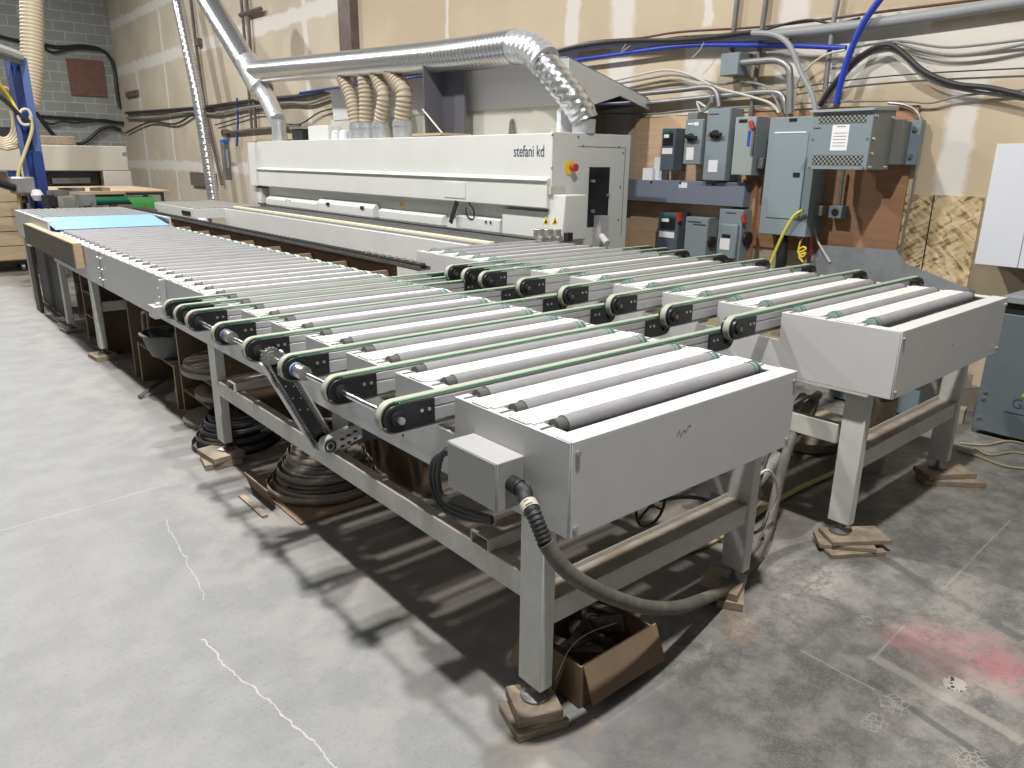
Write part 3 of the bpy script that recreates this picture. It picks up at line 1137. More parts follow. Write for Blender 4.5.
for yy in (7.75, 8.6):
    part(G().box(4.328, 4.342, yy, yy+0.07, 1.10, 1.135), 'catch', BLACK, m)
for yy in (5.45, 5.52, 9.8, 9.9):
    part(G().cyl((4.366, yy, 1.105), (4.36, yy, 1.105), 0.012, 10), 'knob', BLACK, m)
for yy in (7.05, 7.12):
    part(G().prism([(yy-0.03, 1.16), (yy+0.03, 1.16), (yy, 1.21)], 'x', 4.43, 4.438), 'warning_label', YEL, m)
# feed track and infeed beam
part(G().box(3.70, 4.44, Y0, Y1-0.3, 0.72, 0.985), 'infeed_beam', WARM, m, 0.004)
part(G().box(3.695, 3.70, Y0, Y1-0.3, 0.40, 0.72), 'base_panel', WARM, m)
part(G().box(3.74, 4.30, Y0+0.02, Y1-0.3, 0.985, 1.0), 'track_bed', mat('grey_track', (0.24, 0.24, 0.25), 0.5, 0.3), m)
part(G().box(3.80, 3.86, Y0+0.12, Y1-0.35, 0.985, 1.018), 'guide_rail', CREAM, m, 0.004)
g = G()
for k in range(100):
    yy = Y0+0.1+k*0.056
    g.box(3.88, 4.24, yy, yy+0.035, 1.0, 1.012)
part(g, 'track_pads', DULL, m)
part(G().box(4.25, 4.33, Y0+0.02, Y1-0.2, 1.0, 1.022), 'track_cover', BLACK, m)
# end panel facing the far conveyor
ep = part(G().box(4.36, 5.325, Y0, Y0+0.03, 0.25, 1.885), 'end_panel', WARM, m, 0.004)
part(G().box(5.30, 5.325, Y0+0.03, Y1-0.1, 0.25, 1.885).box(4.9, 5.30, Y0+0.03, Y1-0.1, 1.85, 1.885), 'rear_body', WARM, m, 0.004)
part(G().prism([(4.34, 1.02), (4.63, 1.02), (4.63, 1.36), (4.60, 1.39), (4.36, 1.39)], 'y', Y0-0.17, Y0), 'junction_cover', WARM, m, 0.01)
part(G().box(4.33, 4.50, Y0-0.03, Y0, 1.39, 1.455), 'cover_bracket', SHELL, m)
dr = part(G().box(4.805, 5.065, Y0-0.004, Y0+0.001, 1.10, 1.61), 'inspection_window', GLASSD, ep)
part(G().box(4.66, 5.26, Y0-0.003, Y0+0.001, 1.775, 1.779).box(5.256, 5.26, Y0-0.003, Y0+0.001, 1.00, 1.775), 'panel_seam', DULL, ep)
for (px, py) in ((583, 146), (619, 147), (623, 153), (620, 187), (618, 220), (578, 137), (552, 135), (551.5, 168)):
    q = at(px, py, y=Y0)
    part(G().cyl((q.x, Y0, q.z), (q.x, Y0-0.008, q.z), 0.008, 8), 'screw', DULL, m)
for (px, py) in ((592, 181), (607, 195), (591.5, 211)):
    q = at(px, py, y=Y0)
    part(G().box(q.x-0.02, q.x+0.02, Y0-0.02, Y0, q.z-0.012, q.z+0.012), 'latch', BOLT, m)
q = at(569, 167.5, y=Y0)
es = part(G().cyl((q.x, Y0, q.z), (q.x, Y0-0.012, q.z), 0.058, 24), 'emergency_stop', YEL, m, label='red mushroom button on a yellow disc')
part(G().cyl((q.x+0.01, Y0-0.01, q.z), (q.x+0.01, Y0-0.05, q.z), 0.02, 16).cyl((q.x+0.01, Y0-0.05, q.z), (q.x+0.01, Y0-0.075, q.z), 0.032, 18), 'button', RED, es)
for px in (545.5, 554.5):
    q = at(px, 221, y=Y0-0.17)
    wl = part(G().prism([(q.x-0.034, q.z-0.028), (q.x+0.034, q.z-0.028), (q.x, q.z+0.034)], 'y', Y0-0.174, Y0-0.17), 'warning_label', YEL, m)
    part(G().prism([(q.x-0.012, q.z-0.015), (q.x+0.012, q.z-0.015), (q.x, q.z+0.012)], 'y', Y0-0.176, Y0-0.174), 'label_symbol', BLACK, wl)
for k in range(3):
    q = at(538.5+8.5*k, 236.5, y=Y0-0.20)
    rg = part(G().box(q.x-0.03, q.x+0.03, Y0-0.24, Y0-0.17, q.z-0.01, q.z+0.06), 'air_regulator', BOLT, m, 0.005)
    part(G().cyl((q.x, Y0-0.26, q.z-0.015), (q.x, Y0-0.20, q.z-0.015), 0.026, 14), 'gauge', COND, rg)
q = at(568, 236, y=Y0-0.18)
part(G().box(q.x-0.04, q.x+0.02, Y0-0.22, Y0-0.17, q.z-0.04, q.z+0.03), 'socket', BLACK, m, 0.004)
part(G().box(4.88, 4.98, Y0-0.10, Y0-0.01, 0.9, 1.20), 'cable_trunk', ALU, m)
q = at(603, 243, y=Y0-0.25)
part(G().cyl((q.x, Y0-0.30, q.z), (q.x+0.03, Y0-0.20, q.z+0.05), 0.03, 14).cyl((q.x+0.06, Y0-0.20, q.z+0.02), (q.x+0.14, Y0-0.1, q.z-0.04), 0.018, 10), 'filter_bowl', WHITE, m)
# stuff under the hood
part(G().obox((4.33, 5.98, 1.17), 0.012, 0.05, 0.24, rx=R(28)), 'hood_strut', BLACK, m)
part(G().tube([(4.34, 5.75, 1.27), (4.36, 5.70, 1.20), (4.37, 5.72, 1.12), (4.36, 5.80, 1.14), (4.37, 5.84, 1.22)], 0.007, 6), 'cable', BLACK, m)
# lettering
def lettering(body, size, loc, rot, mt, parent=None, sx=1.0, name='lettering', align='LEFT'):
    tx = bpy.data.curves.new(name, 'FONT')
    tx.body = body
    tx.size = size
    tx.extrude = 0.0006
    tx.align_x = align
    tmp = bpy.data.objects.new('tmp_text', tx)
    COL.objects.link(tmp)
    bpy.context.view_layer.update()
    me = bpy.data.meshes.new_from_object(tmp)
    bpy.data.objects.remove(tmp)
    bpy.data.curves.remove(tx)
    for v in me.vertices:
        v.co.x *= sx
    me.materials.clear()
    me.materials.append(mt)
    o = bpy.data.objects.new(name, me)
    COL.objects.link(o)
    r = parent
    while r is not None and r.parent:
        r = r.parent
    o.parent = parent
    o.location = Vector(loc) - (ORI[r.name] if r else Vector((0, 0, 0)))
    o.rotation_euler = rot
    return o


FX = (PI/2, 0, -PI/2)     # text facing the open side of the right wall (-x)
qa_ = at(513.5, 156.5, x=4.353)
lettering('stefani kd', 0.135, (4.353, qa_.y, qa_.z), FX, TEXTM, m, 0.76)
# left end: control column and hinged screen
part(G().box(4.38, 4.60, 10.78, 10.86, 1.2, 1.88).box(4.45, 5.2, 10.86, 10.9, 0.9, 1.86), 'end_column', BLACK, m, 0.004)
part(G().box(4.30, 4.36, 10.72, 10.95, 1.27, 1.86), 'end_flap', WARM, m, 0.004)
part(G().box(4.36, 4.62, 10.90, 11.15, 1.0, 1.68), 'end_case', SHELL, m, 0.004)
part(G().box(4.36, 4.5, 10.76, 10.90, 1.02, 1.24), 'end_block', WARM, m, 0.01)
part(G().box(4.36, 4.95, 10.76, 11.2, 1.885, 1.92), 'top_board', WOOD, m)
q = at(223, 143, y=11.6)
q2 = at(232.5, 180, y=11.6)
cp = part(G().box(q.x, q2.x, 11.6, 11.72, q2.z, q.z), 'control_panel', DULL, m, 0.004)
part(G().box(q.x+0.03, q2.x-0.03, 11.592, 11.6, q2.z+0.17, q.z-0.09), 'screen', SCREEN, cp)
part(G().box(q.x, q2.x, 11.594, 11.72, q.z, q.z+0.05), 'panel_top', BLUE, cp)
part(G().box(q2.x, 4.4, 11.64, 11.68, q2.z+0.2, q2.z+0.26), 'panel_arm', SHELL, cp)

# raised soundproof lid with gable end
t = root('machine_lid', (5.1, 6.5, 1.9), 'raised white sloping lid with a gabled end above the machine', 'lid')
LP = [at(px, py, y=5.0) for px, py in ((567, 58), (649, 100), (648, 110), (619, 96), (593, 104.6))]
LX = LP[0].x
part(G().prism([(p_.x, p_.z) for p_ in LP] + [(LX+0.03, LP[4].z)], 'y', 4.98, 5.01), 'lid_end', WARM, t, 0.003)
P0, P1 = LP[0], LP[1]
part(G().prism([(P0.x, P0.z), (P0.x+0.01, P0.z+0.02), (P1.x, P1.z+0.02), (P1.x, P1.z)], 'y', 5.01, 9.6), 'lid_top', TROUGH, t)
part(G().prism([(P0.x, P0.z), (P0.x+0.02, P0.z), (LX+0.05, 2.14), (LX+0.03, 2.14)], 'y', 5.01, 9.4), 'lid_face', WHITE, t)
part(G().box(LX+0.04, LX+0.06, 5.0, 9.5, 1.886, 2.15), 'lid_back', SHELL, t)
part(G().prism([(LX+0.08, 2.14), (P1.x-0.1, 2.19), (P1.x-0.1, 2.20), (LX+0.08, 2.155)], 'y', 5.0, 9.3), 'lid_lining', BLUELT, t)
for yy in (5.7, 6.6, 8.1):
    part(G().prism([(yy, 1.886), (yy+0.09, 1.886), (yy+0.07, 2.02), (yy+0.04, 2.04)], 'x', LX+0.005, LX+0.03), 'lid_hinge', DULL, t)
part(G().prism([(LX-0.13, 1.886), (LX+0.02, 1.886), (LX+0.02, 2.12), (LX-0.05, 2.15), (LX-0.13, 2.08)], 'y', 4.92, 4.97), 'lid_prop', WCAB, t)

# ================================================================ DUCTS
DX = 4.62


def dpt(px, py, x=DX):
    return at(px, py, x=x)


p1, p2, p3 = dpt(255, 72), dpt(420, 58), dpt(515, 47)
t = root('extraction_duct', (DX, 7.5, 1.9), 'large horizontal spiral foil duct running above the machine to a bent drop pipe', 'duct')
part(G().tube([p1, p2, p3], 0.148, 24, 8), 'main_pipe', FOIL, t)
e1, e2, e3 = dpt(515, 47), dpt(540, 56), dpt(574, 100)
part(G().tube([dpt(506, 48), dpt(520, 46.5), dpt(533, 50), dpt(545, 62)], 0.140, 20, 4, ribs=0.06, rib=0.96), 'elbow', FOILX, t)
ea, eb_, ec, ed = dpt(538, 55), at(556, 78, x=4.66), at(572, 98, x=4.72), at(581, 112, x=4.78)
part(G().tube([ea, eb_, ec, ed, at(584, 120, x=4.80)], 0.125, 20, 5, ribs=0.07, rib=0.955), 'bent_pipe', FOILZ, t)
q = at(584, 122, x=4.80)
part(G().cyl((q.x, q.y, 1.886), (q.x, q.y, 2.0), 0.10, 24), 'outlet_collar', FOILX, t)
q0, q1 = dpt(195, -22), dpt(250, 70)
part(G().tube([q0, q1, dpt(262, 92)], 0.165, 20, 6), 'diagonal_pipe', FOIL, t)
part(G().tube([dpt(258, 84), dpt(268, 100), dpt(277, 120)], 0.12, 18, 4), 'branch_pipe', FOILX, t)
q = dpt(279, 130)
part(G().cyl((q.x, q.y, 1.886), (q.x, q.y, q.z+0.14), 0.10, 20), 'branch_collar', FOILX, t)
part(G().tube([dpt(248, 62), dpt(256, 78), dpt(262, 90)], 0.17, 20, 4), 'branch_joint', FOILX, t)

# four tan flexible hoses
for k, (top, mid, bot, lab, r_) in enumerate((
        ((343, 77), (353, 105), (357, 128), 'leftmost tan flexible hose hanging from the foil duct to the hood', 0.085),
        ((364, 75), (366, 100), (366, 128), 'straight tan flexible hose, second from the left under the foil duct', 0.085),
        ((376, 74), (384, 98), (380, 128), 'curved tan flexible hose, third from the left under the foil duct', 0.082),
        ((391, 72), (404, 95), (402, 122), 'rightmost tan flexible hose bulging right beside the grey hopper', 0.095))):
    a_, b_, c_ = dpt(*top), dpt(*mid), dpt(*bot)
    c_ = Vector((b_.x, c_.y, 2.02))
    t = root('flexible_hose', (c_.x, c_.y, 1.885), lab, 'hose', 'tan flexible extraction hoses')
    part(G().tube([a_, a_.lerp(b_, .5) + Vector((0, 0.0, 0.02)), b_, c_], r_, 16, 6, ribs=0.045), 'ribbed_hose', FLEX, t)
    part(G().cyl((c_.x, c_.y, 1.885), (c_.x, c_.y, 2.06), r_+0.008, 20).cyl((c_.x, c_.y, 2.0), (c_.x, c_.y, 2.012), r_+0.014, 20), 'collar', FOILX, t)

# grey steel hopper plate
a_, b_ = at(421, 55, x=4.72), at(463, 57, x=4.72)
t = root('steel_hopper', (4.75, (a_.y+b_.y)/2, 1.885), 'dark grey sheet-steel hopper standing on the hood beneath the duct', 'hopper')
ya_, yb_ = at(441, 133, x=4.72).y, at(463, 133, x=4.72).y
part(G().prism([(yb_, 1.885), (ya_, 1.885), (ya_-0.0, 2.68), (yb_, 2.64)], 'x', 4.74, 4.76), 'back_sheet', SLATE, t)
part(G().prism([(4.52, 1.912), (4.74, 1.912), (4.74, 2.66), (4.50, 2.68)], 'y', ya_-0.015, ya_), 'side_sheet', SLATE, t)
part(G().box(4.40, 4.78, yb_-0.06, ya_+0.06, 1.886, 1.91), 'base_sheet', WOOD, t)
part(G().tube([(4.50, yb_+0.05, 1.91), (4.52, yb_+0.42, 2.15)], 0.009, 6, 1), 'brace', CABLEW, t)
# small cases and pipe stubs on the machine top
for (px, lab) in ((405 - 1, 'white pipe stub beside the rightmost hose collar'),):
    pass
q = at(292, 136, x=4.6)
tag(G().cyl((4.7, at(283, 138, x=4.7).y, 1.885), (4.7, at(283, 138, x=4.7).y, 1.98), 0.07, 16).build('pipe_stub', WCAB), 'white round pipe stub on the machine top right of the foil branch pipe', 'pipe')
t = root('valve_block', (4.75, at(302, 137, x=4.75).y, 1.885), 'black valve block on the machine top left of a small white box', 'valve')
yy = at(302, 137, x=4.75).y
part(G().box(4.68, 4.82, yy-0.17, yy+0.17, 1.885, 2.04), 'block', BLACK, t, 0.01)
part(G().box(4.66, 4.84, yy-0.2, yy+0.2, 2.04, 2.07), 'cap', BOLT, t)
yy = at(322, 137, x=4.75).y
tag(G().box(4.70, 4.92, yy-0.28, yy+0.30, 1.886, 2.07).build('case', WARM, bevel=0.006), 'small white box on the machine top left of the flexible hoses', 'box')
for px, lab in ((336, 'white capped stub on the machine top, left one of two between box and hoses'), (344, 'white capped stub on the machine top, right one of two between box and hoses')):
    yy = at(px, 133, x=4.62).y
    tag(G().lathe([(0, 0.11), (0.03, 0.11), (0.055, 0.09), (0.06, 0)], (4.62, yy, 1.885), 16).build('stub_pipe', WCAB), lab, 'cap', 'white caps on the machine top')

# tall foil riser near the far end of the right wall
rp = [at(px, py, x=5.45) for px, py in ((176, -8), (187, 45), (199, 105), (213, 196))]
t = root('foil_riser', (rp[-1].x, rp[-1].y, 0), 'slim leaning foil duct rising along the right wall beyond the machine', 'duct')
part(G().tube(rp + [Vector((rp[-1].x, rp[-1].y, 0.9))], 0.115, 18, 6, ribs=0.12, rib=0.96), 'riser_pipe', FOILZ, t)

# ================================================================ between the conveyors
TREST = mat('brown_timber', (0.22, 0.145, 0.10), 0.7, var=0.25, scale=4)
t = root('timber_trestle', (2.8, 8.0, 0), 'dark brown wooden framework with cross slats between the two conveyor lines', 'frame')
part(G().box(2.80, 2.835, 4.62, 11.6, 0.55, 0.93), 'long_board', TREST, t)
part(G().box(2.44, 2.46, 4.62, 11.6, 0.45, 0.74), 'lower_board', TREST, t)
for k in range(11):
    yy = 4.66+0.62*k
    part(G().box(2.46, 2.80, yy, yy+0.022, 0.74, 0.885), 'cross_slat', mat('slat_timber', (0.33, 0.24, 0.17), 0.7) if k == 0 else bpy.data.materials['slat_timber'], t)
    if k % 3 == 0:
        part(G().box(2.80, 2.84, yy, yy+0.09, 0.0, 0.55), 'post', WOODM, t)
        part(G().box(2.44, 2.48, yy, yy+0.09, 0.0, 0.45), 'post', WOODM, t)
t = root('skate_wheel_rail', (2.8, 8.0, 0.93), 'black rail of small skate wheels lying on the brown wooden framework', 'rail')
part(G().box(2.765, 2.775, 4.22, 11.5, 0.932, 0.958).box(2.845, 2.855, 4.22, 11.5, 0.932, 0.958).box(2.765, 2.855, 4.22, 11.5, 0.931, 0.936), 'rail_channel', DULL, t)
wh = part(G().cyl((-0.03+2.81, 8.0, 0.93), (0.03+2.81, 8.0, 0.93), 0.017, 10), 'skate_wheel', RUBBER, t)
for k in range(98):
    o = wh
    if k:
        o = wh.copy()
        COL.objects.link(o)
        o.parent = t
    o.location = (0, 4.27-8.0+0.052*k if k < 40 else 4.27-8.0+2.08+0.089*(k-40), 0.029)
for k in range(8):
    part(G().cyl((2.79, 4.29+0.10*k, 0.976), (2.83, 4.29+0.10*k, 0.976), 0.013, 8), 'pale_roller', BOLT, t)
# white steel infeed stand with mesh top at the far end of the machine
t = root('infeed_stand', (3.6, 11.2, 0), 'white metal stand with a mesh top beyond the infeed end of the machine', 'table')
part(G().box(3.3, 4.25, 10.45, 12.6, 0.86, 0.99), 'top_frame', WARM, t, 0.004)
part(G().box(3.32, 4.23, 10.47, 12.5, 0.991, 1.0), 'mesh_top', grid_mat('fine_mesh', (0.42, 0.42, 0.38), (0.20, 0.20, 0.19), 30), t)
part(G().box(3.29, 3.3, 10.6, 10.95, 0.90, 0.95), 'slot', BLACK, t)
for (x_, y_) in ((3.34, 10.5), (4.1, 10.5), (3.34, 12.4), (4.1, 12.4)):
    part(G().box(x_, x_+0.08, y_, y_+0.08, 0, 0.86), 'leg', WARM, t)
tag(G().lathe([(0, 0.22), (0.05, 0.22), (0.07, 0.19), (0.07, 0), (0, 0)], (3.35, 10.3, 0.66), 16).build('white_canister', WCAB), 'white canister in front of the mesh-topped stand', 'canister')
tag(G().box(3.2, 3.5, 10.2, 10.45, 0.0, 0.66).build('wooden_block', WOODM), 'grey-brown wooden block under the white canister', 'block')
t = root('timber_crate', (2.9, 11.9, 0), 'low grey-brown timber crate at the far end of the brown framework', 'crate')
for k in range(3):
    part(G().box(2.72, 3.15, 11.65+0.30*k, 11.67+0.30*k, 0.70, 0.92), 'cross_board', WOODM, t)
part(G().box(2.70, 2.72, 11.65, 12.35, 0.80, 0.93).box(2.70, 2.72, 11.65, 12.35, 0.62, 0.75).box(3.15, 3.17, 11.65, 12.35, 0.62, 0.93), 'side_boards', WOODM, t)
part(G().box(2.72, 2.80, 11.65, 11.75, 0, 0.7).box(3.07, 3.15, 12.2, 12.3, 0, 0.7), 'feet', WOODM, t)

# ================================================================ RIGHT WALL: boards and electrics
def wr(tl, br, xf):
    a_, b_ = at(*tl, x=xf), at(*br, x=xf)
    return b_.y, a_.y, b_.z, a_.z          # y0 (near), y1 (far), z0, z1


BX = 5.978   # face of the plywood
y0, y1, z0, z1 = wr((636, 118), (750, 260), BX)
ymid = at(748, 150, x=BX).y
tag(G().box(BX, 5.999, ymid, y1, 0.7, z1).build('plywood_board', PLYL), 'light plywood board on the wall behind the switch boxes, left of the panelboard', 'board', 'plywood backing boards')
a_ = at(919.6, 105, x=BX)
b_ = at(824, 245, x=BX)
tag(G().box(BX, 5.999, a_.y, ymid-0.003, 0.95, a_.z).build('plywood_board', PLYW), 'orange-brown plywood board on the wall behind the transformer', 'board', 'plywood backing boards')
y0, y1, z0, z1 = wr((741, 183), (746, 262), 5.93)
tag(G().box(5.93, 5.977, y0-0.03, y1, 0.6, 1.52).build('timber_batten', PLYW), 'upright timber batten between the wire trough and the panelboard', 'batten')
q = at(984, 197, x=5.985)
tag(G().box(5.982, 5.999, q.y, a_.y-0.004, 0.0, q.z).build('strand_board', OSB), 'flaky strand board panel on the wall left of the white cabinet', 'board')
part_y = at(934, 197, x=5.98).y
tag(G().box(5.979, 5.981, part_y-0.004, part_y+0.004, 0.2, q.z).build('board_seam', BLACK), 'dark vertical seam line in the strand board', 'seam')
# grey sheet low on the wall
def yz(px, py, x_):
    q = at(px, py, x=x_)
    return (q.y, q.z)


tag(G().prism([yz(822, 245, 5.92), yz(897, 250, 5.92), yz(905, 263, 5.92), yz(975, 291, 5.92), (1.95, 0.3), (3.4, 0.3)], 'x', 5.905, 5.92).build('metal_sheet', SLATE2), 'scuffed grey metal sheet leaning low against the wall under the plywood', 'sheet')


def ebox(name, label, cat, tl, br, xf, mt, group=None, depth=None, mside=None):
    y0, y1, z0, z1 = wr(tl, br, xf)
    t = root(name, (BX, (y0+y1)/2, z0), label, cat, group)
    xb = BX-0.001 if depth is None else xf+depth
    part(G().box(xf+0.012, xb, y0, y1, z0, z1), 'case', mside or mt, t, 0.003)
    part(G().box(xf, xf+0.011, y0+0.003, y1-0.003, z0+0.003, z1-0.003), 'cover', mt, t, 0.003)
    return t, y0, y1, z0, z1


def stick(t, tl, br, xf, mt, name, th=0.002):
    y0, y1, z0, z1 = wr(tl, br, xf)
    return part(G().box(xf-th, xf, y0, y1, z0, z1), name, mt, t)


SW = 'switch boxes on the wall'
# two small drives
for (tl, br, lab) in (((662.3, 128.5), (673, 171), 'slim dark drive unit above the trough, leftmost of the upper row'),
                      ((658.5, 212), (676, 255), 'dark drive unit below the trough, leftmost of the lower row')):
    t, y0, y1, z0, z1 = ebox('drive_unit', lab, 'drive', tl, br, 5.80, GBOXD)
    w_, h_ = y1-y0, z1-z0
    part(G().box(5.796, 5.80, y0+w_*.15, y1-w_*.15, z0+h_*.60, z1-h_*.12), 'keypad', BLACK, t)
    part(G().box(5.794, 5.796, y0+w_*.45, y1-w_*.2, z0+h_*.78, z1-h_*.14), 'display', PAPER, t)
    part(G().box(5.794, 5.796, y0+w_*.2, y1-w_*.2, z1-h_*.12, z1-h_*.07), 'green_strip', GREENP, t)
    part(G().box(5.795, 5.80, y0+w_*.15, y1-w_*.12, z0+h_*.40, z0+h_*.54), 'label', PAPER, t)
q0_ = wr((679, 212), (684, 245), 5.86)
# upper row
t, y0, y1, z0, z1 = ebox('disconnect_switch', 'grey switch box with black rotary handle, second in the upper row', 'switch box', (685.8, 119.5), (700, 164.5), 5.78, GBOX, SW)
w_, h_ = y1-y0, z1-z0
hd = part(G().cyl((5.78, (y0+y1)/2+0.02, z1-h_*.40), (5.755, (y0+y1)/2+0.02, z1-h_*.40), 0.035, 18), 'rotary_handle', BLACK, t)
part(G().obox((5.745, (y0+y1)/2, z1-h_*.39), 0.022, 0.13, 0.03, rx=R(8)), 'grip', BLACK, hd, 0.004)
part(G().box(5.776, 5.78, y0+w_*.40, y1-w_*.18, z0+h_*.10, z0+h_*.38), 'label', PAPER, t)
part(G().box(5.777, 5.78, y0+w_*.25, y0+w_*.5, z1-h_*.14, z1-h_*.07).box(5.778, 5.78, y0+w_*.55, y1-w_*.15, z1-h_*.12, z1-h_*.08), 'marking', PAPER, t)
q = wr((688, 112.5), (697, 119), 5.80)
part(G().box(5.80, 5.96, q[0], q[1], z1, q[3]), 'conduit_hub', COND, t, 0.004)
t, y0, y1, z0, z1 = ebox('disconnect_switch', 'tall grey switch box with red and black rotary handle, third in the upper row', 'switch box', (707.8, 109), (724.5, 181), 5.78, GBOX, SW)
w_, h_ = y1-y0, z1-z0
hd = part(G().cyl((5.78, (y0+y1)/2+0.01, z1-h_*.36), (5.755, (y0+y1)/2+0.01, z1-h_*.36), 0.04, 18), 'rotary_handle', BLACK, t)
part(G().obox((5.745, (y0+y1)/2-0.01, z1-h_*.35), 0.022, 0.12, 0.03, rx=R(5)), 'grip', BLACK, hd, 0.004)
part(G().obox((5.75, (y0+y1)/2+0.06, z1-h_*.36), 0.02, 0.03, 0.03, rx=R(5)), 'red_tip', RED, hd, 0.004)
part(G().box(5.776, 5.78, y0+w_*.36, y1-w_*.24, z0+h_*.12, z0+h_*.29), 'label', PAPER, t)
part(G().box(5.778, 5.78, y0+w_*.5, y1-w_*.08, z1-h_*.085, z1-h_*.065), 'marking', TEXTM, t)
t, y0, y1, z0, z1 = ebox('disconnect_switch', 'pale grey safety switch with a side lever and blue label, rightmost of the upper row', 'switch box', (735.8, 117), (751, 175.5), 5.74, mat('pale_enclosure', (0.30, 0.34, 0.33), 0.42), SW, mside=GBOX)
w_, h_ = y1-y0, z1-z0
part(G().box(5.737, 5.74, y0+w_*.42, y1-w_*.18, z1-h_*.10, z1-h_*.045), 'badge', BLACK, t)
part(G().box(5.737, 5.74, y0+w_*.2, y0+w_*.34, z1-h_*.50, z1-h_*.24), 'label', BLUE, t)
part(G().obox((5.72, y0+w_*.14, z1-h_*.15), 0.03, 0.035, 0.075, rx=R(-30)), 'lever', RED, t, 0.006)
part(G().obox((5.735, y0+w_*.05, z1-h_*.42), 0.02, 0.02, 0.22), 'rod', DULL, t)
part(G().box(5.80, 5.90, y0-0.06, y0, z0+h_*.12, z0+h_*.30), 'latch_box', DULL, t, 0.004)
# wire trough
t, y0, y1, z0, z1 = ebox('wire_trough', 'long blue-grey steel wire trough running between the two rows of switch boxes', 'trough', (600, 178), (743, 207.5), 5.83, TROUGH)
for px in (651.5, 680.5, 714):
    q = at(px, 182.5, x=5.83)
    part(G().cyl((5.83, q.y, z1-0.02), (5.822, q.y, z1-0.02), 0.012, 8), 'screw', BLACK, t)
stick(t, (679, 182.5), (687, 188), 5.83, PAPER, 'label')
# lower row
t, y0, y1, z0, z1 = ebox('disconnect_switch', 'plain grey box below the trough, middle of the lower row', 'switch box', (686, 216.5), (705, 259), 5.80, GBOX, SW)
w_, h_ = y1-y0, z1-z0
part(G().box(5.797, 5.80, y0+w_*.3, y1-w_*.12, z1-h_*.13, z1-h_*.10).box(5.797, 5.80, y0+w_*.1, y1-w_*.35, z1-h_*.19, z1-h_*.16), 'marking', TEXTM, t)
part(G().cyl((5.86, y0, z0+h_*.42), (5.86, y0-0.03, z0+h_*.42), 0.05, 18), 'side_knob', BLACK, t)
t, y0, y1, z0, z1 = ebox('disconnect_switch', 'grey safety switch with raised cover below the trough, rightmost of the lower row', 'switch box', (719.8, 208.5), (738.5, 262), 5.80, GBOX, SW)
w_, h_ = y1-y0, z1-z0
cv = part(G().box(5.765, 5.80, y0+w_*.10, y1-w_*.16, z0+h_*.05, z1-h_*.28), 'raised_cover', GBOX, t, 0.012)
part(G().box(5.762, 5.765, y0+w_*.35, y1-w_*.30, z1-h_*.55, z1-h_*.48), 'window', BLACK, cv)
part(G().box(5.762, 5.765, y0+w_*.35, y1-w_*.24, z0+h_*.22, z0+h_*.44), 'label', PAPER, cv)
part(G().box(5.797, 5.80, y0+w_*.3, y1-w_*.3, z1-h_*.08, z1-h_*.06), 'marking', TEXTM, t)
part(G().obox((5.80, y0-0.012, z1-h_*.17), 0.04, 0.02, 0.08, rx=R(-25)), 'lever', RED, t, 0.005)
part(G().cyl((5.88, y0, z0+h_*.45), (5.88, y0-0.03, z0+h_*.45), 0.06, 18), 'side_knob', BLACK, t)
q = wr((676, 213), (681, 221), 5.79)
tag(G().obox((5.80, (q[0]+q[1])/2, (q[2]+q[3])/2), 0.04, 0.03, 0.085, rx=R(-20)).build('red_lever', RED), 'small red lever beside the lower drive unit', 'lever')
# panelboard
t, y0, y1, z0, z1 = ebox('panelboard', 'large tall grey electrical panelboard with inner door, left of the transformer', 'panel', (770.3, 117.5), (805.3, 237.5), 5.76, mat('panel_blue_grey', (0.245, 0.30, 0.325), 0.4, var=0.04))
d0, d1, e0, e1 = wr((775.5, 132), (798.8, 219.5), 5.76)
dr = part(G().box(5.752, 5.76, d0, d1, e0, e1), 'door', mat('door_blue_grey', (0.255, 0.31, 0.34), 0.38), t, 0.003)
part(G().box(5.748, 5.752, d0+0.02, d1-0.0, e1-0.012, e1), 'door_edge', PAPER, dr)
stick(t, (793.5, 172.5), (799.5, 177), 5.752, BLACK, 'door_catch', 0.006)
stick(t, (789.5, 118.5), (797, 121.5), 5.76, BLACK, 'badge', 0.003)
part(G().box(5.758, 5.76, d0+0.05, d0+0.055, e0, e1), 'seam', DULL, t)
# transformer
ty0, ty1, tz0, tz1 = 2.52, 2.965, 1.62, 2.03
t = root('transformer', (5.6, 2.74, 1.62), 'grey dry transformer with perforated vents and white label, sticking out from the wall', 'transformer')
part(G().box(5.41, 5.74, ty0, ty1, tz0, tz1), 'case', XSIDE, t, 0.003)
part(G().box(5.398, 5.409, ty0, ty1, tz0, tz1), 'front_cover', GBOX, t, 0.003)
part(G().prism([(5.37, tz1-0.015), (5.37, tz1+0.002), (5.75, tz1+0.03), (5.75, tz1+0.001)], 'y', ty0-0.01, ty1+0.01), 'drip_lid', mat('lid_grey', (0.33, 0.37, 0.40), 0.4), t, 0.002)
ventm = grid_mat('perforated_vent', (0.30, 0.31, 0.28), (0.03, 0.035, 0.035), 62)
for (tl, br) in (((819.5, 115), (866, 122.5)), ((813, 155), (862, 165.5))):
    q = wr(tl, br, 5.398)
    part(G().box(5.3955, 5.398, q[0], q[1], q[2], q[3]), 'vent', ventm, t)
lb = stick(t, (833, 125), (846.5, 150.5), 5.398, PAPER, 'label')
q = wr((833, 125), (846.5, 150.5), 5.396)
part(G().box(5.3945, 5.396, q[0]+0.03, q[1]-0.03, q[3]-0.015, q[3]-0.008), 'label_print', PRINT, lb)
for k in range(5):
    part(G().box(5.3945, 5.396, q[0]+0.015, q[1]-0.015, q[2]+0.03+0.022*k, q[2]+0.034+0.022*k), 'label_print', PRINT, lb)
part(G().box(5.395, 5.398, ty1-0.07, ty1-0.02, tz1-0.125, tz1-0.118), 'marking', TEXTM, t)
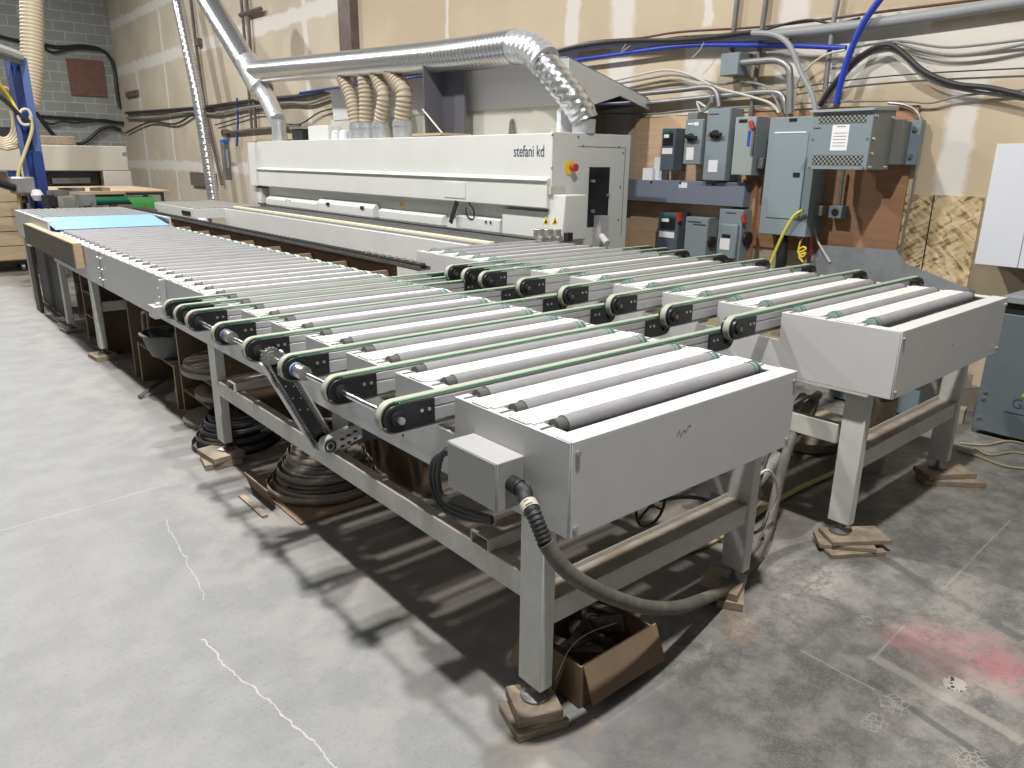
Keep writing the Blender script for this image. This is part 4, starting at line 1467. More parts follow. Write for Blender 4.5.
for (x_, z_) in ((5.45, tz1-0.05), (5.45, tz1-0.2), (5.45, tz1-0.3), (5.45, tz0+0.02), (5.70, tz1-0.05), (5.70, tz0+0.02)):
    part(G().cyl((x_, ty0, z_), (x_, ty0-0.008, z_), 0.011, 8), 'screw', BOLT, t)
for (y_, z_) in ((ty0+0.02, tz1-0.2), (ty0+0.02, tz0+0.012), (ty1-0.02, tz1-0.2), (ty1-0.02, tz0+0.012)):
    part(G().cyl((5.398, y_, z_), (5.392, y_, z_), 0.008, 8), 'screw', DULL, t)
part(G().box(5.74, 5.80, 2.46, 2.95, 1.66, 1.97), 'wall_bracket', XSIDE, t, 0.002)
br_ = part(G().box(5.80, 5.976, 2.47, 2.50, 1.66, 1.96), 'bracket_leg', XSIDE, t, 0.002)
part(G().box(5.80, 5.976, 2.80, 2.85, 1.66, 1.96), 'bracket_leg', XSIDE, t, 0.002)
part(G().box(5.90, 5.976, 2.40, 2.47, 1.66, 1.97), 'bracket_plate', mat('bracket_blue', (0.20, 0.25, 0.29), 0.4), t, 0.002)
for z_ in (1.72, 1.91):
    part(G().cyl((5.90, 2.435, z_), (5.885, 2.435, z_), 0.018, 8), 'bolt', BOLT, t)
# square junction box high on the wall
t, y0, y1, z0, z1 = ebox('junction_box', 'square grey junction box high on the wall above the switch boxes', 'junction box', (721, 53.6), (737.5, 74.5), 5.80, GBOX, depth=0.198)
# receptacle
t, y0, y1, z0, z1 = ebox('receptacle_box', 'small grey receptacle box with a round black outlet below the transformer', 'outlet', (829, 205.5), (841, 219), 5.88, GBOX)
part(G().cyl((5.88, (y0+y1)/2, (z0+z1)/2), (5.874, (y0+y1)/2, (z0+z1)/2), 0.028, 18), 'outlet', BLACK, t)
q = at(838, 172, x=5.93)
tag(G().cyl((5.93, (y0+y1)/2, z1), (5.93, (y0+y1)/2, 1.618), 0.013, 10).build('conduit_stub', COND), 'short conduit joining the transformer to the receptacle box', 'conduit')
# cartons on the trough
for (tl, br, lab, mt) in (((643, 168), (652, 179), 'small white carton on the left end of the wire trough', PAPER), ((652, 157), (658.5, 180), 'taller white carton standing behind the small one on the trough', WCAB)):
    y0, y1, z0, z1 = wr(tl, br, 5.83)
    tag(G().box(5.83 if mt is PAPER else 5.87, 5.86 if mt is PAPER else 5.96, y0, y1, 1.4905, z1).build('carton', mt), lab, 'carton', 'white cartons on the wire trough')

# ================================================================ conduits and cables on the right wall
def run(name, label, cat, pts, xw, r, mt, n=8, smooth=4, group=None):
    P = [at(p[0], p[1], x=(p[2] if len(p) > 2 else xw)) for p in pts]
    return tag(G().tube(P, r, n, smooth).build(name, mt), label, cat, group)


HC = 'horizontal runs along the right wall'
run('steel_conduit', 'thick grey pipe crossing the wall high above the transformer', 'conduit', [(548, 54), (600, 45), (700, 41.5), (800, 32), (900, 20), (1024, 1), (1100, -12)], 5.93, 0.040, PVC, 12, 4)
run('cable_bundle', 'dark cable bundle lying on top of the thick grey pipe', 'cable', [(545, 55), (575, 47), (620, 41), (680, 40), (720, 36), (760, 32), (790, 40)], 5.86, 0.018, CABLE)
run('brown_cable', 'thin dark brown cable sagging just above the thick grey pipe', 'cable', [(545, 53), (590, 42), (640, 38), (680, 32), (760, 27), (820, 20), (880, 12), (960, 2), (1030, -8)], 5.95, 0.010, mat('brown_cable', (0.10, 0.05, 0.04), 0.5))
run('brown_cable', 'short dark cable looping from the brown cable past two wall conduits', 'cable', [(765, 30), (790, 23), (812, 20), (835, 24), (860, 18)], 5.94, 0.010, CABLE)
run('blue_pipe', 'bright blue air pipe running level below the thick grey pipe', 'pipe', [(300, 93), (400, 79), (500, 68), (560, 62), (620, 54), (680, 46), (740, 45), (800, 46), (846, 48)], 5.90, 0.020, BLUEPIPE, 10)
run('blue_pipe', 'bright blue air pipe descending steeply behind the transformer', 'pipe', [(884, -6), (864, 22), (851, 50), (842, 78), (836, 104)], 5.84, 0.025, BLUEPIPE, 10)
run('steel_conduit', 'grey conduit elbow curving from the junction box down to the panelboard', 'conduit', [(739, 63), (760, 61), (777, 60.5), (788, 67), (790, 80), (790, 114)], 5.84, 0.028, COND, 12, 5)
run('flexible_conduit', 'grey flexible conduit arching down to the right side of the panelboard', 'conduit', [(752, 33), (775, 35), (790, 46), (800, 70), (812, 94), (816, 112)], 5.80, 0.022, PVC)
run('steel_conduit', 'upright conduit going up the wall above the junction box', 'conduit', [(738, -6), (734, 30), (731, 55)], 5.95, 0.022, DULL, 10, 1, 'upright conduits on the right wall')
run('steel_conduit', 'upright weathered conduit right of the one above the junction box', 'conduit', [(767, -6), (762, 30), (757, 72), (751, 116)], 5.95, 0.022, DULL, 10, 1, 'upright conduits on the right wall')
run('steel_conduit', 'upright conduit with a coupling behind the blue pipe', 'conduit', [(839, -6), (833, 25), (828, 65), (824, 105)], 5.94, 0.020, COND, 10, 1, 'upright conduits on the right wall')
run('steel_conduit', 'upper of two level conduits bending down into the tall switch box', 'conduit', [(560, 100), (625, 95), (680, 90), (706, 87), (716, 92), (719, 107)], 5.88, 0.024, COND, 10, 4)
run('steel_conduit', 'lower of two level conduits passing behind the switch box tops', 'conduit', [(600, 108), (650, 103), (700, 98), (740, 94), (775, 92), (784, 100), (787, 114)], 5.92, 0.024, COND, 10, 4)
run('grey_cable', 'grey cable arching over the switch boxes, upper of a pair', 'cable', [(600, 84), (630, 77), (665, 70), (690, 75), (715, 87), (745, 95), (770, 103), (779, 113)], 5.90, 0.011, CABLEW)
run('grey_cable', 'darker grey cable arching over the switch boxes, lower of a pair', 'cable', [(600, 87), (640, 80), (672, 75), (695, 79), (720, 84), (740, 82), (765, 86), (776, 100), (781, 113)], 5.91, 0.011, CABLEG)
run('white_cable', 'pale cable looping from behind the blue pipe down to the panelboard', 'cable', [(845, 50), (825, 55), (808, 68), (797, 84), (793, 113)], 5.88, 0.009, CABLEW)
run('black_cable', 'thick black cable rising from the transformer and running off right', 'cable', [(819, 106), (832, 86), (850, 65), (872, 49), (890, 45), (905, 55), (925, 72), (955, 84), (990, 88), (1030, 97)], 5.90, 0.019, CABLE)
run('black_cable', 'thinner black cable beneath the thick black one by the transformer', 'cable', [(822, 106), (838, 84), (858, 62), (880, 50), (900, 54), (922, 75), (950, 87), (1030, 100)], 5.93, 0.012, CABLEG)
run('grey_cable', 'grey cable crossing level at the top right of the wall', 'cable', [(850, 48), (880, 43), (900, 41), (940, 47), (970, 46), (1030, 39)], 5.94, 0.009, CABLEG)
run('grey_cable', 'second grey cable dipping below the top right one', 'cable', [(895, 42), (920, 50), (950, 55), (985, 52), (1030, 43)], 5.94, 0.011, CABLEG)
run('thin_wire', 'thin taut wire stretched across the wall right of the transformer', 'wire', [(770, 92), (850, 80), (930, 73), (1030, 68)], 5.95, 0.005, CABLE)
run('thin_wire', 'thin sagging wire above the light plywood board', 'wire', [(560, 112), (600, 113), (650, 114), (690, 110), (760, 106), (830, 102), (900, 101), (930, 103), (960, 96), (1030, 89)], 5.95, 0.008, CABLEG)
run('thin_conduit', 'thin conduit bending over the plywood edge and down past the strand board', 'conduit', [(888, 103), (905, 105), (917, 112), (921, 126), (919, 150), (913, 190), (905, 225), (898, 270)], 5.94, 0.010, COND)
for k, (a0, b0, lab) in enumerate((((700, 112), (694, 98), 'left'), ((706, 110), (712, 96), 'right'))):
    run('whip_cable', f'short {lab}-hand cable loop dropping into the switch box hub', 'cable', [(692, 113), a0, b0 if k else (697, 102), (712, 103) if k else (706, 107)], 5.84, 0.010, CABLEG if k else CABLEW)
q = at(646, 50, x=5.86)
run('cable_tie', 'loose white cable tie end hanging from the grey pipe, left', 'tie', [(626, 44), (621, 52), (630, 46)], 5.85, 0.004, CABLEW, 5, 2)
run('cable_tie', 'loose white cable tie end hanging from the grey pipe near the junction box', 'tie', [(704, 42), (700, 50), (692, 58)], 5.85, 0.004, CABLEW, 5, 2)
# left portion of the wall
run('cable_bundle', 'dark cable bundle sagging along the wall behind the machine, upper run', 'cable', [(126, 113), (170, 110), (207, 107), (250, 101), (300, 96), (340, 88), (400, 76), (470, 68), (540, 60)], 5.93, 0.035, CABLE)
run('cable_bundle', 'grey cable bundle sagging along the wall behind the machine, lower run', 'cable', [(126, 118), (150, 118), (190, 112), (215, 114), (240, 109), (285, 103), (310, 103), (345, 92), (420, 80), (500, 70)], 5.93, 0.028, CABLEG)
run('black_cable', 'thin dark cable drooping low on the far end of the wall', 'cable', [(126, 133), (150, 122), (175, 124), (195, 113), (212, 110)], 5.93, 0.022, CABLE)
run('black_cable', 'thin dark cable looping behind the foil branch pipe', 'cable', [(215, 125), (240, 118), (262, 113), (280, 122), (300, 124), (320, 112), (342, 108), (350, 112)], 5.93, 0.012, CABLE)
run('steel_conduit', 'rusty level pipe low behind the control screen', 'pipe', [(222, 133), (235, 131.5), (262, 129), (300, 126)], 5.93, 0.03, BROWNP, 8, 1)
run('steel_conduit', 'upright dark pipe left of the foil diagonal, first of a pair', 'pipe', [(240.5, -6), (243, 20), (252, 130)], 5.93, 0.03, BROWNP, 8, 1, 'upright dark pipes')
run('steel_conduit', 'upright dark pipe left of the foil diagonal, second of a pair', 'pipe', [(246, -6), (248.5, 20), (256, 130)], 5.93, 0.03, BROWNP, 8, 1, 'upright dark pipes')
run('steel_strut', 'short dark strut crossing the two upright dark pipes', 'strut', [(240, 15), (261, 9)], 5.90, 0.045, BROWNP, 4, 1)
run('steel_conduit', 'thin rusty pipe rising right beside the slim foil riser', 'pipe', [(190, -6), (196, 45), (205, 110), (222, 185)], 5.93, 0.035, BROWNP, 8, 1)
run('air_hose', 'thin blue air hose dropping to the control screen', 'hose', [(237, 98), (238, 120), (237, 146)], 5.92, 0.02, BLUEPIPE, 6, 1)
for k, (px, py) in enumerate(((196, 42), (223, 133))):
    q = at(px, py, x=5.9)
    tag(G().box(5.90, 5.999, q.y-0.10, q.y+0.10, q.z-0.07, q.z+0.07).build('pipe_clamp', BROWNP), 'dark clamp on the rusty pipe %s' % ('high beside the slim foil riser' if k == 0 else 'left of the control screen'), 'clamp')
q = at(131, 94, x=5.95)
tag(G().box(5.93, 5.999, q.y-0.6, q.y+0.5, q.z-0.07, q.z+0.07).build('timber_ledger', WOODM), 'short timber ledger on the far right wall near the corner', 'timber')
q = at(201, 178, x=5.95)
tag(G().box(5.93, 5.999, q.y-0.9, q.y+0.7, q.z-0.18, q.z+0.12).build('timber_ledger', WOODM), 'brown timber ledger behind the slim foil riser low on the wall', 'timber')

# ================================================================ RIGHT EDGE: cabinets
y0, y1, z0, z1 = wr((996.3, 144.8), (1090, 285), 5.62)
c0 = at(975.5, 265, x=5.62)
t = root('hanging_cabinet', (5.8, 1.2, 1.02), 'white flat-fronted cabinet mounted on the wall at the right edge', 'cabinet')
part(G().box(5.64, 5.98, 0.4, 1.80, 1.025, 1.795), 'body', WCAB, t, 0.003)
sy = at(1021, 250, x=5.62).y
part(G().box(5.62, 5.639, sy+0.002, 1.80, 1.025, 1.795), 'door', WCAB, t, 0.002)
part(G().box(5.62, 5.639, 0.4, sy-0.002, 1.025, 1.795), 'door', WCAB, t, 0.002)
t = root('floor_cabinet', (5.5, 1.1, 0), 'grey metal floor cabinet with black vent gap and dark lettering at right', 'cabinet')
part(G().box(5.2, 5.85, 0.5, 1.50, 0.03, 0.79), 'body', mat('cabinet_slate', (0.12, 0.145, 0.16), 0.45, var=0.06), t, 0.004)
part(G().box(5.22, 5.83, 0.52, 1.48, 0.79, 0.86), 'vent_gap', BLACK, t)
part(G().box(5.19, 5.86, 0.5, 1.47, 0.86, 0.90), 'top_plate', mat('top_grey', (0.25, 0.27, 0.28), 0.4), t, 0.003)
part(G().box(5.25, 5.8, 0.6, 1.44, 0.0, 0.03), 'plinth', BLACK, t)
q = at(1010.5, 407, x=5.199)
lettering('Green', 0.088, (5.1985, q.y, q.z), (PI/2, R(0), -PI/2), TEXTM, t, 0.95)
q2 = at(1004, 410.5, x=5.199)
part(G().box(5.197, 5.2, q2.y-0.4, q2.y, q2.z-0.006, q2.z), 'underline', TEXTM, t)
q3 = at(1024, 397, x=5.199)
part(G().prism([(q3.y-0.05, q3.z), (q3.y+0.015, q3.z), (q3.y-0.01, q3.z+0.06)], 'x', 5.197, 5.2), 'green_mark', mat('lime_mark', (0.35, 0.50, 0.05), 0.5), t)
for (px, py) in ((983.5, 398), (979, 417), (985.5, 392)):
    q = at(px, py, x=5.2)
    part(G().cyl((5.2, q.y, q.z), (5.19, q.y, q.z), 0.010, 8), 'screw', BOLT, t)

# air fittings, cords and hoses below the panelboard
t = root('air_manifold', (5.9, 2.95, 1.25), 'brass and steel air manifold mounted left of the receptacle box', 'manifold')
a_ = at(822, 212, x=5.9)
part(G().box(5.86, 5.975, a_.y-0.02, a_.y+0.09, a_.z-0.03, a_.z+0.05), 'block', COND, t, 0.004)
part(G().cyl((5.88, a_.y+0.09, a_.z+0.01), (5.84, a_.y+0.25, a_.z-0.02), 0.012, 10), 'nozzle', BLACK, t)
part(G().cyl((5.88, a_.y+0.10, a_.z-0.03), (5.88, a_.y+0.12, a_.z-0.14), 0.015, 10).cyl((5.88, a_.y+0.12, a_.z-0.14), (5.88, a_.y+0.17, a_.z-0.22), 0.012, 8), 'splitter', BOLT, t)
run('yellow_cable', 'yellow cable curving down past the bottom right of the panelboard', 'cord', [(803, 210.5), (795, 215), (787, 227), (778, 245), (768, 270)], 5.72, 0.013, YCORD)
run('coiled_hose', 'small orange-yellow coiled hose hanging below the air manifold', 'hose', [(806, 232), (800, 243), (799, 252), (806, 249), (803, 247), (798, 251), (802, 257), (806, 253), (799, 256), (803, 262)], 5.80, 0.008, YEL, 8, 5)
run('white_cable', 'pale cable slanting down right from the air manifold', 'cord', [(814, 228), (818, 242), (825, 254), (830, 262)], 5.895, 0.009, CABLEW, 8, 1)
run('blue_hose', 'short dark blue hose between the air manifold and the coiled hose', 'hose', [(809, 228), (806, 236), (802, 243)], 5.82, 0.009, BLUE)
run('red_hose', 'thin dark red hose hanging behind the conveyor below the manifold', 'hose', [(811, 235), (811, 250), (808, 272)], 5.86, 0.010, mat('dark_red_rubber', (0.18, 0.02, 0.05), 0.5))
run('corrugated_hose', 'black corrugated hose dropping from the underside of the panelboard', 'hose', [(782, 236), (782, 250), (780, 275)], 5.83, 0.045, RUBBER, 12, 6)

# ================================================================ BLOCKS UNDER THE FEET
def wblock(cx, cy, z0, z1, sx, sy, rz, label, mt=WOODB, name='wood_block'):
    o = G().obox((0, 0, (z1-z0)/2), sx, sy, z1-z0).build(name, mt, off=(0, 0, 0), bevel=0.0015)
    o.location = (cx, cy, z0)
    o.rotation_euler = (0, 0, rz)
    return tag(o, label, 'block', 'wood blocks under conveyor feet')


wblock(1.295, 1.395, 0.030, 0.0665, 0.14, 0.15, -0.42, 'thick plywood block directly under the nearest front leg foot')
wblock(1.285, 1.385, 0.0, 0.0295, 0.17, 0.15, -0.28, 'lower plywood block beneath the one under the nearest front leg')
wblock(2.33, 1.42, 0.036, 0.0665, 0.17, 0.15, 0.35, 'dark wood block under the right front foot of the near conveyor, upper')
wblock(2.36, 1.40, 0.0, 0.0355, 0.24, 0.10, 0.55, 'dark wood block under the right front foot of the near conveyor, lower')
wblock(1.275, 4.03, 0.033, 0.0645, 0.18, 0.22, 0.1, 'wood block under the second left leg, upper of two')
wblock(1.265, 4.00, 0.0, 0.0325, 0.20, 0.16, -0.15, 'wood block under the second left leg, lower of two')
wblock(1.30, 6.90, 0.0, 0.0385, 0.17, 0.22, 0.1, 'pale wood block under the third left leg beside the shelf')
wblock(1.31, 8.22, 0.0, 0.0285, 0.16, 0.22, 0.1, 'wood block under the farthest left leg')
bx_, by_ = 3.10, 1.325
wblock(bx_+0.03, by_-0.05, 0.040, 0.0605, 0.14, 0.27, 0.95, 'pale plywood block at top of the stack under the right conveyor left leg')
wblock(bx_-0.02, by_-0.03, 0.020, 0.0395, 0.13, 0.24, 0.7, 'middle wood block under the right conveyor left leg')
wblock(bx_-0.01, by_-0.05, 0.0, 0.0195, 0.16, 0.26, 1.0, 'bottom wood block under the right conveyor left leg')
wblock(4.245, 1.31, 0.031, 0.0605, 0.14, 0.28, 1.0, 'pale wood block under the right conveyor right leg, upper')
wblock(4.23, 1.27, 0.0, 0.0305, 0.12, 0.32, 0.8, 'dark wood block under the right conveyor right leg, lower')

# ================================================================ CARDBOARD BOX
t = root('cardboard_box', (1.60, 1.47, 0), 'open brown cardboard box with hanging flaps on the floor under the near conveyor', 'box')
X0, X1, Y0_, Y1_, H_ = 1.425, 1.765, 1.325, 1.60, 0.155
g = G()
g.box(X0, X1, Y0_, Y1_, 0.001, 0.006)
g.box(X0, X1, Y0_, Y0_+0.005, 0.006, H_).box(X0, X1, Y1_-0.005, Y1_, 0.006, H_)
g.box(X0, X0+0.005, Y0_+0.005, Y1_-0.005, 0.006, H_).box(X1-0.005, X1, Y0_+0.005, Y1_-0.005, 0.006, H_)
part(g, 'carton_walls', CARD, t)
part(G().prism([(Y0_-0.001, H_), (Y0_+0.004, H_), (Y0_-0.045, H_-0.115), (Y0_-0.050, H_-0.113)], 'x', X0+0.01, X1+0.02), 'front_flap', CARD, t)
part(G().prism([(X0-0.001, H_), (X0+0.004, H_), (X0-0.055, H_-0.11), (X0-0.060, H_-0.108)], 'y', Y0_+0.06, Y1_), 'side_flap', CARD, t)
part(G().prism([(Y1_-0.004, H_), (Y1_+0.001, H_), (Y1_+0.03, H_+0.07), (Y1_+0.025, H_+0.072)], 'x', X0+0.02, X1-0.03), 'back_flap', CARD, t)


def ring(c, r, n=12, tilt=(0, 0), wob=0.0):
    P = []
    for k in range(n):
        a_ = 2*PI*k/n
        v = Vector((r*math.cos(a_), r*math.sin(a_), 0)) * (1+random.uniform(-wob, wob))
        v = Matrix.Rotation(tilt[0], 3, 'X') @ Matrix.Rotation(tilt[1], 3, 'Y') @ v
        P.append(Vector(c)+v)
    return P


g = G()
for k in range(4):
    g.tube(ring((1.66, 1.47, 0.10+0.012*k), 0.055+0.004*k, 12, (0.5, 0.3), 0.05), 0.007, 6, 3, closed=True)
tag(g.build('cable_coil', HOSED), 'dark coiled cable lying in the cardboard box', 'cable')
g = G()
for k in range(7):
    g.obox((1.50+0.012*k, 1.44+0.022*(k % 4), 0.05+0.012*k), 0.14, 0.03, 0.008, rz=0.6*k, rx=0.4*((k % 3)-1))
o = tag(g.build('wood_scraps', WOODM), 'loose wood and card scraps heaped in the cardboard box', 'scraps')
o['kind'] = 'stuff'
tag(G().cyl((1.60, 1.54, 0.10), (1.70, 1.40, 0.155), 0.028, 14).build('dark_pipe_piece', HOSED), 'short dark pipe piece sticking up in the cardboard box', 'pipe')
tag(G().obox((1.70, 1.52, 0.16), 0.20, 0.03, 0.008, rz=-0.75, ry=0.35).build('wood_strip', WOODM), 'thin wood strip leaning out of the back of the cardboard box', 'strip')
tag(G().tube([(1.372, 1.45, 0.012), (1.385, 1.40, 0.08), (1.44, 1.395, 0.17), (1.55, 1.42, 0.168), (1.68, 1.40, 0.166)], 0.0016, 5, 6).build('thin_wire', CABLEW), 'thin pale wire trailing from the cardboard box over its left edge', 'wire')

# ================================================================ HOSES AT THE FRONT
hp = [(1.225, 1.375, 0.793), (1.235, 1.33, 0.77), (1.245, 1.29, 0.72), (1.262, 1.235, 0.62), (1.30, 1.215, 0.50), (1.38, 1.20, 0.40),
      (1.50, 1.195, 0.32), (1.64, 1.20, 0.265), (1.80, 1.22, 0.24)]
H3 = [at(690, 604, y=1.30), at(725, 588, y=1.38), at(752, 562, y=1.45), at(768, 530, y=1.50), at(776, 495, y=1.54), at(786, 455, y=1.58), at(800, 420, y=1.62), at(812, 402, y=1.70), at(818, 395, y=1.8)]
P = [Vector((1.234, 1.385, 0.78)), at(526, 500, y=1.345), at(534, 515, y=1.295), at(545, 542, y=1.25), at(566, 570, y=1.22), at(600, 592, y=1.21), at(640, 606, y=1.23), at(668, 608, y=1.26)] + H3
t = root('drain_hose', (P[0].x, P[0].y, P[0].z), 'thick dusty black hose looping from the connection box across under the conveyor end', 'hose')
part(G().tube(P[:4], 0.0215, 16, 6, ribs=0.012), 'ribbed_end', RUBBER, t)
part(G().tube(P[3:], 0.0225, 16, 6), 'hose_body', HOSEG if False else mat('dust_brown_hose', (0.085, 0.075, 0.065), 0.75, col2=(0.15, 0.135, 0.12), scale=14), t)
q = P[1].lerp(P[2], 0.45)
dd = (P[2]-P[1]).normalized()
part(G().cyl(q-dd*0.012, q+dd*0.014, 0.025, 18), 'tape_wrap', TAPEL if False else mat('cream_tape', (0.45, 0.43, 0.34), 0.6), t)
# grey dusty hoses rising to the right-hand conveyor
HB = 'grey bundled hoses between the conveyors'
P = [at(752, 500, y=1.62), at(773, 478, y=1.60), at(792, 450, y=1.66), at(804, 420, y=1.72), at(817, 402, y=1.85)]
tag(G().tube([p_ + Vector((0, 0.05, 0)) for p_ in P], 0.030, 14, 6).build('grey_hose', HOSEG), 'fat dusty grey hose rising between the two conveyors', 'hose')
P = [at(752, 470, y=1.75), at(773, 440, y=1.75), at(790, 415, y=1.8), at(803, 397, y=1.9)]
tag(G().tube(P, 0.026, 14, 6).build('grey_hose', HOSEG), 'second grey hose just left of the fat dusty one', 'hose')
P = [at(747, 487, y=1.50), at(768, 470, y=1.45), at(778, 492, y=1.46), at(770, 515, y=1.48)]
tag(G().tube(P, 0.006, 8, 6).build('white_cable', CABLEW), 'white cable looping beside the right leg of the near conveyor', 'cable')
P = [at(768, 455, y=1.5), at(757, 490, y=1.45), at(745, 520, y=1.44), at(750, 533, y=1.44), at(762, 528, y=1.45), at(768, 512, y=1.47)]
tag(G().tube(P, 0.007, 8, 6).build('black_cable', CABLE), 'black cable loop hanging at the near conveyor right leg', 'cable')
P = [at(800, 435, y=1.66), at(812, 418, y=1.62), at(818, 398, y=1.66), at(806, 398, y=1.7), at(788, 412, y=1.68)]
tag(G().tube(P, 0.007, 8, 6).build('grey_cable', CABLEG), 'thin grey cable tied around the hoses between the conveyors', 'cable')
P = [at(660, 500, y=1.7), at(690, 497, y=1.7), at(720, 503, y=1.65), at(748, 508, y=1.55)]
tag(G().tube(P, 0.009, 8, 5).build('black_cable', CABLE), 'black cable sagging under the near end panel', 'cable')
P = [at(690, 478, y=1.95), at(712, 488, y=1.9), at(738, 498, y=1.8), at(760, 492, y=1.7)]
tag(G().tube(P, 0.026, 12, 5).build('tan_hose', mat('tan_dust_hose', (0.24, 0.19, 0.145), 0.75, bump=0.2)), 'tan dusty hose lying behind the end stretcher of the near conveyor', 'hose')
# handwheel hanging below the near end panel
c_ = at(651, 505, y=1.68)
t = root('handwheel', (c_.x, c_.y, c_.z), 'black spoked handwheel hanging below the near end panel', 'wheel')
RW = 0.09
part(G().tube([(c_.x + RW*math.cos(2*PI*k/16), c_.y, c_.z + RW*math.sin(2*PI*k/16)) for k in range(16)], 0.006, 8, 1, closed=True), 'rim', BLACK, t)
for k in range(3):
    a_ = PI/2 + 2*PI*k/3
    part(G().cyl((c_.x, c_.y, c_.z), (c_.x+RW*math.cos(a_), c_.y, c_.z+RW*math.sin(a_)), 0.005, 8), 'spoke', BLACK, t)
part(G().cyl((c_.x, c_.y-0.01, c_.z), (c_.x, c_.y+0.12, c_.z+0.02), 0.012, 12), 'hub', BLACK, t)
part(G().box(c_.x-0.08, c_.x+0.06, c_.y+0.06, c_.y+0.2, c_.z+0.02, 0.70), 'bracket', BLACK, t)
# small finned motor behind the panel
c_ = at(722, 478, y=1.9)
t = root('drive_motor', (c_.x, c_.y, c_.z), 'grey finned motor mounted under the near conveyor beside its right leg', 'motor')
part(G().cyl((c_.x-0.17, c_.y, c_.z), (c_.x+0.10, c_.y, c_.z), 0.062, 20), 'housing', DULL, t)
for k in range(7):
    part(G().cyl((c_.x-0.15+0.03*k, c_.y, c_.z), (c_.x-0.142+0.03*k, c_.y, c_.z), 0.070, 20), 'cooling_fin', DULL, t)
part(G().box(c_.x-0.05, c_.x+0.05, c_.y-0.03, c_.y+0.05, c_.z+0.05, 0.70), 'terminal_box', DULL, t)
# cable bundle behind the connection box
g = G()
for k in range(3):
    g.tube([at(447, 449+2*k, x=1.20+0.014*k), at(441-3.5*k, 458+k, x=1.205+0.014*k), at(438-3.5*k, 478+2*k, x=1.21+0.013*k), at(444-1*k, 499+4*k, x=1.22+0.01*k), at(464, 510+4*k, x=1.23+0.008*k), at(492, 518+2*k, x=1.25+0.004*k)], 0.0085, 8, 5)
tag(g.build('cable_bundle', CABLE), 'black cables looped behind and beneath the grey connection box', 'cable')

# hoses on the floor
P = [at(p[0], p[1], z=0.014) for p in ((640, 548), (662, 552), (690, 550), (722, 536), (765, 508), (800, 488), (840, 470))]
tag(G().tube(P, 0.013, 10, 5).build('yellow_hose', HOSEY), 'yellow hose lying on the floor between the two conveyors', 'hose')
for k, pts in enumerate((((960, 443), (985, 445), (1010, 441), (1035, 447)), ((958, 450), (980, 457), (1005, 466), (1040, 470)), ((975, 448), (990, 455), (1015, 452), (1040, 458)))):
    P = [at(p[0], p[1], z=0.008) for p in pts]
    tag(G().tube(P, 0.006, 8, 5).build('floor_cable', mat('tan_cord', (0.36, 0.31, 0.17), 0.6)), ('topmost', 'lowest', 'middle')[k] + ' of three tan cords on the floor before the grey cabinet', 'cord', 'tan cords on the floor')
P = [at(p[0], p[1], z=0.004) for p in ((640, 590), (560, 640))]

# ================================================================ BEHIND THE RIGHT CONVEYOR
c_ = at(876, 472, z=0)
tag(G().lathe([(0.0, 0.0), (0.115, 0.0), (0.13, 0.30), (0.135, 0.42), (0.125, 0.42), (0.12, 0.30), (0.10, 0.02), (0, 0.02)], (c_.x+0.03, c_.y+0.10, 0), 24).build('dust_bin', BUCKET), 'tan round bin on the floor under the right conveyor end', 'bin')
c_ = at(812, 452, z=0)
g = G().lathe([(0.0, 0.0), (0.20, 0.01), (0.24, 0.08), (0.22, 0.16), (0.12, 0.21), (0, 0.22)], (c_.x+0.1, c_.y+0.1, 0), 20)
tag(g.build('dust_sack', BUCKET, ), 'slumped tan sack on the floor left of the round bin', 'sack')
q = at(897, 415, z=0)
t = root('metal_case', (5.35, 2.0, 0), 'low blue-grey metal box on the floor behind the right conveyor', 'box')
part(G().box(5.17, 5.6, 1.83, 2.45, 0.015, 0.46), 'body', mat('case_slate', (0.16, 0.20, 0.22), 0.45), t, 0.004)
part(G().box(5.2, 5.57, 1.86, 2.42, 0.0, 0.015), 'plinth', BLACK, t)
for k, (px, py, sz_, lab) in enumerate(((970, 425, (0.10, 0.12, 0.10), 'crumpled tan carton scrap against the left side of the floor cabinet'), (967, 405, (0.10, 0.10, 0.26), 'upright dusty carton between the leg and the floor cabinet'), (975, 412, (0.06, 0.16, 0.17), 'leaning tan board scrap beside the floor cabinet'))):
    q = at(px, py, z=0.0)
    tag(G().obox((0, 0, sz_[2]/2), *sz_, rz=0.4*k+0.2).build('carton_scrap', BUCKET), lab, 'scrap').location = (min(q.x, 5.7), max(q.y, 1.66)+0.03*k, 0)

# ================================================================ UNDER THE LONG CONVEYOR
def shelf(label, x0, x1, y0, y1, h, levels):
    t = root('shelf_unit', ((x0+x1)/2, (y0+y1)/2, 0), label, 'shelf', 'fibreboard shelves under the long conveyor')
    part(G().box(x0, x1, y0, y0+0.018, 0, h), 'side_board', WOODD, t)
    part(G().box(x0, x1, y1-0.018, y1, 0, h), 'side_board', WOODD, t)
    part(G().box(x1-0.012, x1, y0+0.018, y1-0.018, 0.0, h), 'back_board', WOODD, t)
    for z_ in levels:
        part(G().box(x0+0.002, x1-0.012, y0+0.018, y1-0.018, z_, z_+0.016), 'shelf_board', WOODD, t)
    for y_ in (y0, y1-0.018):
        part(G().box(x0-0.003, x0, y_, y_+0.018, 0, h), 'edge_strip', WOOD, t)
    return t


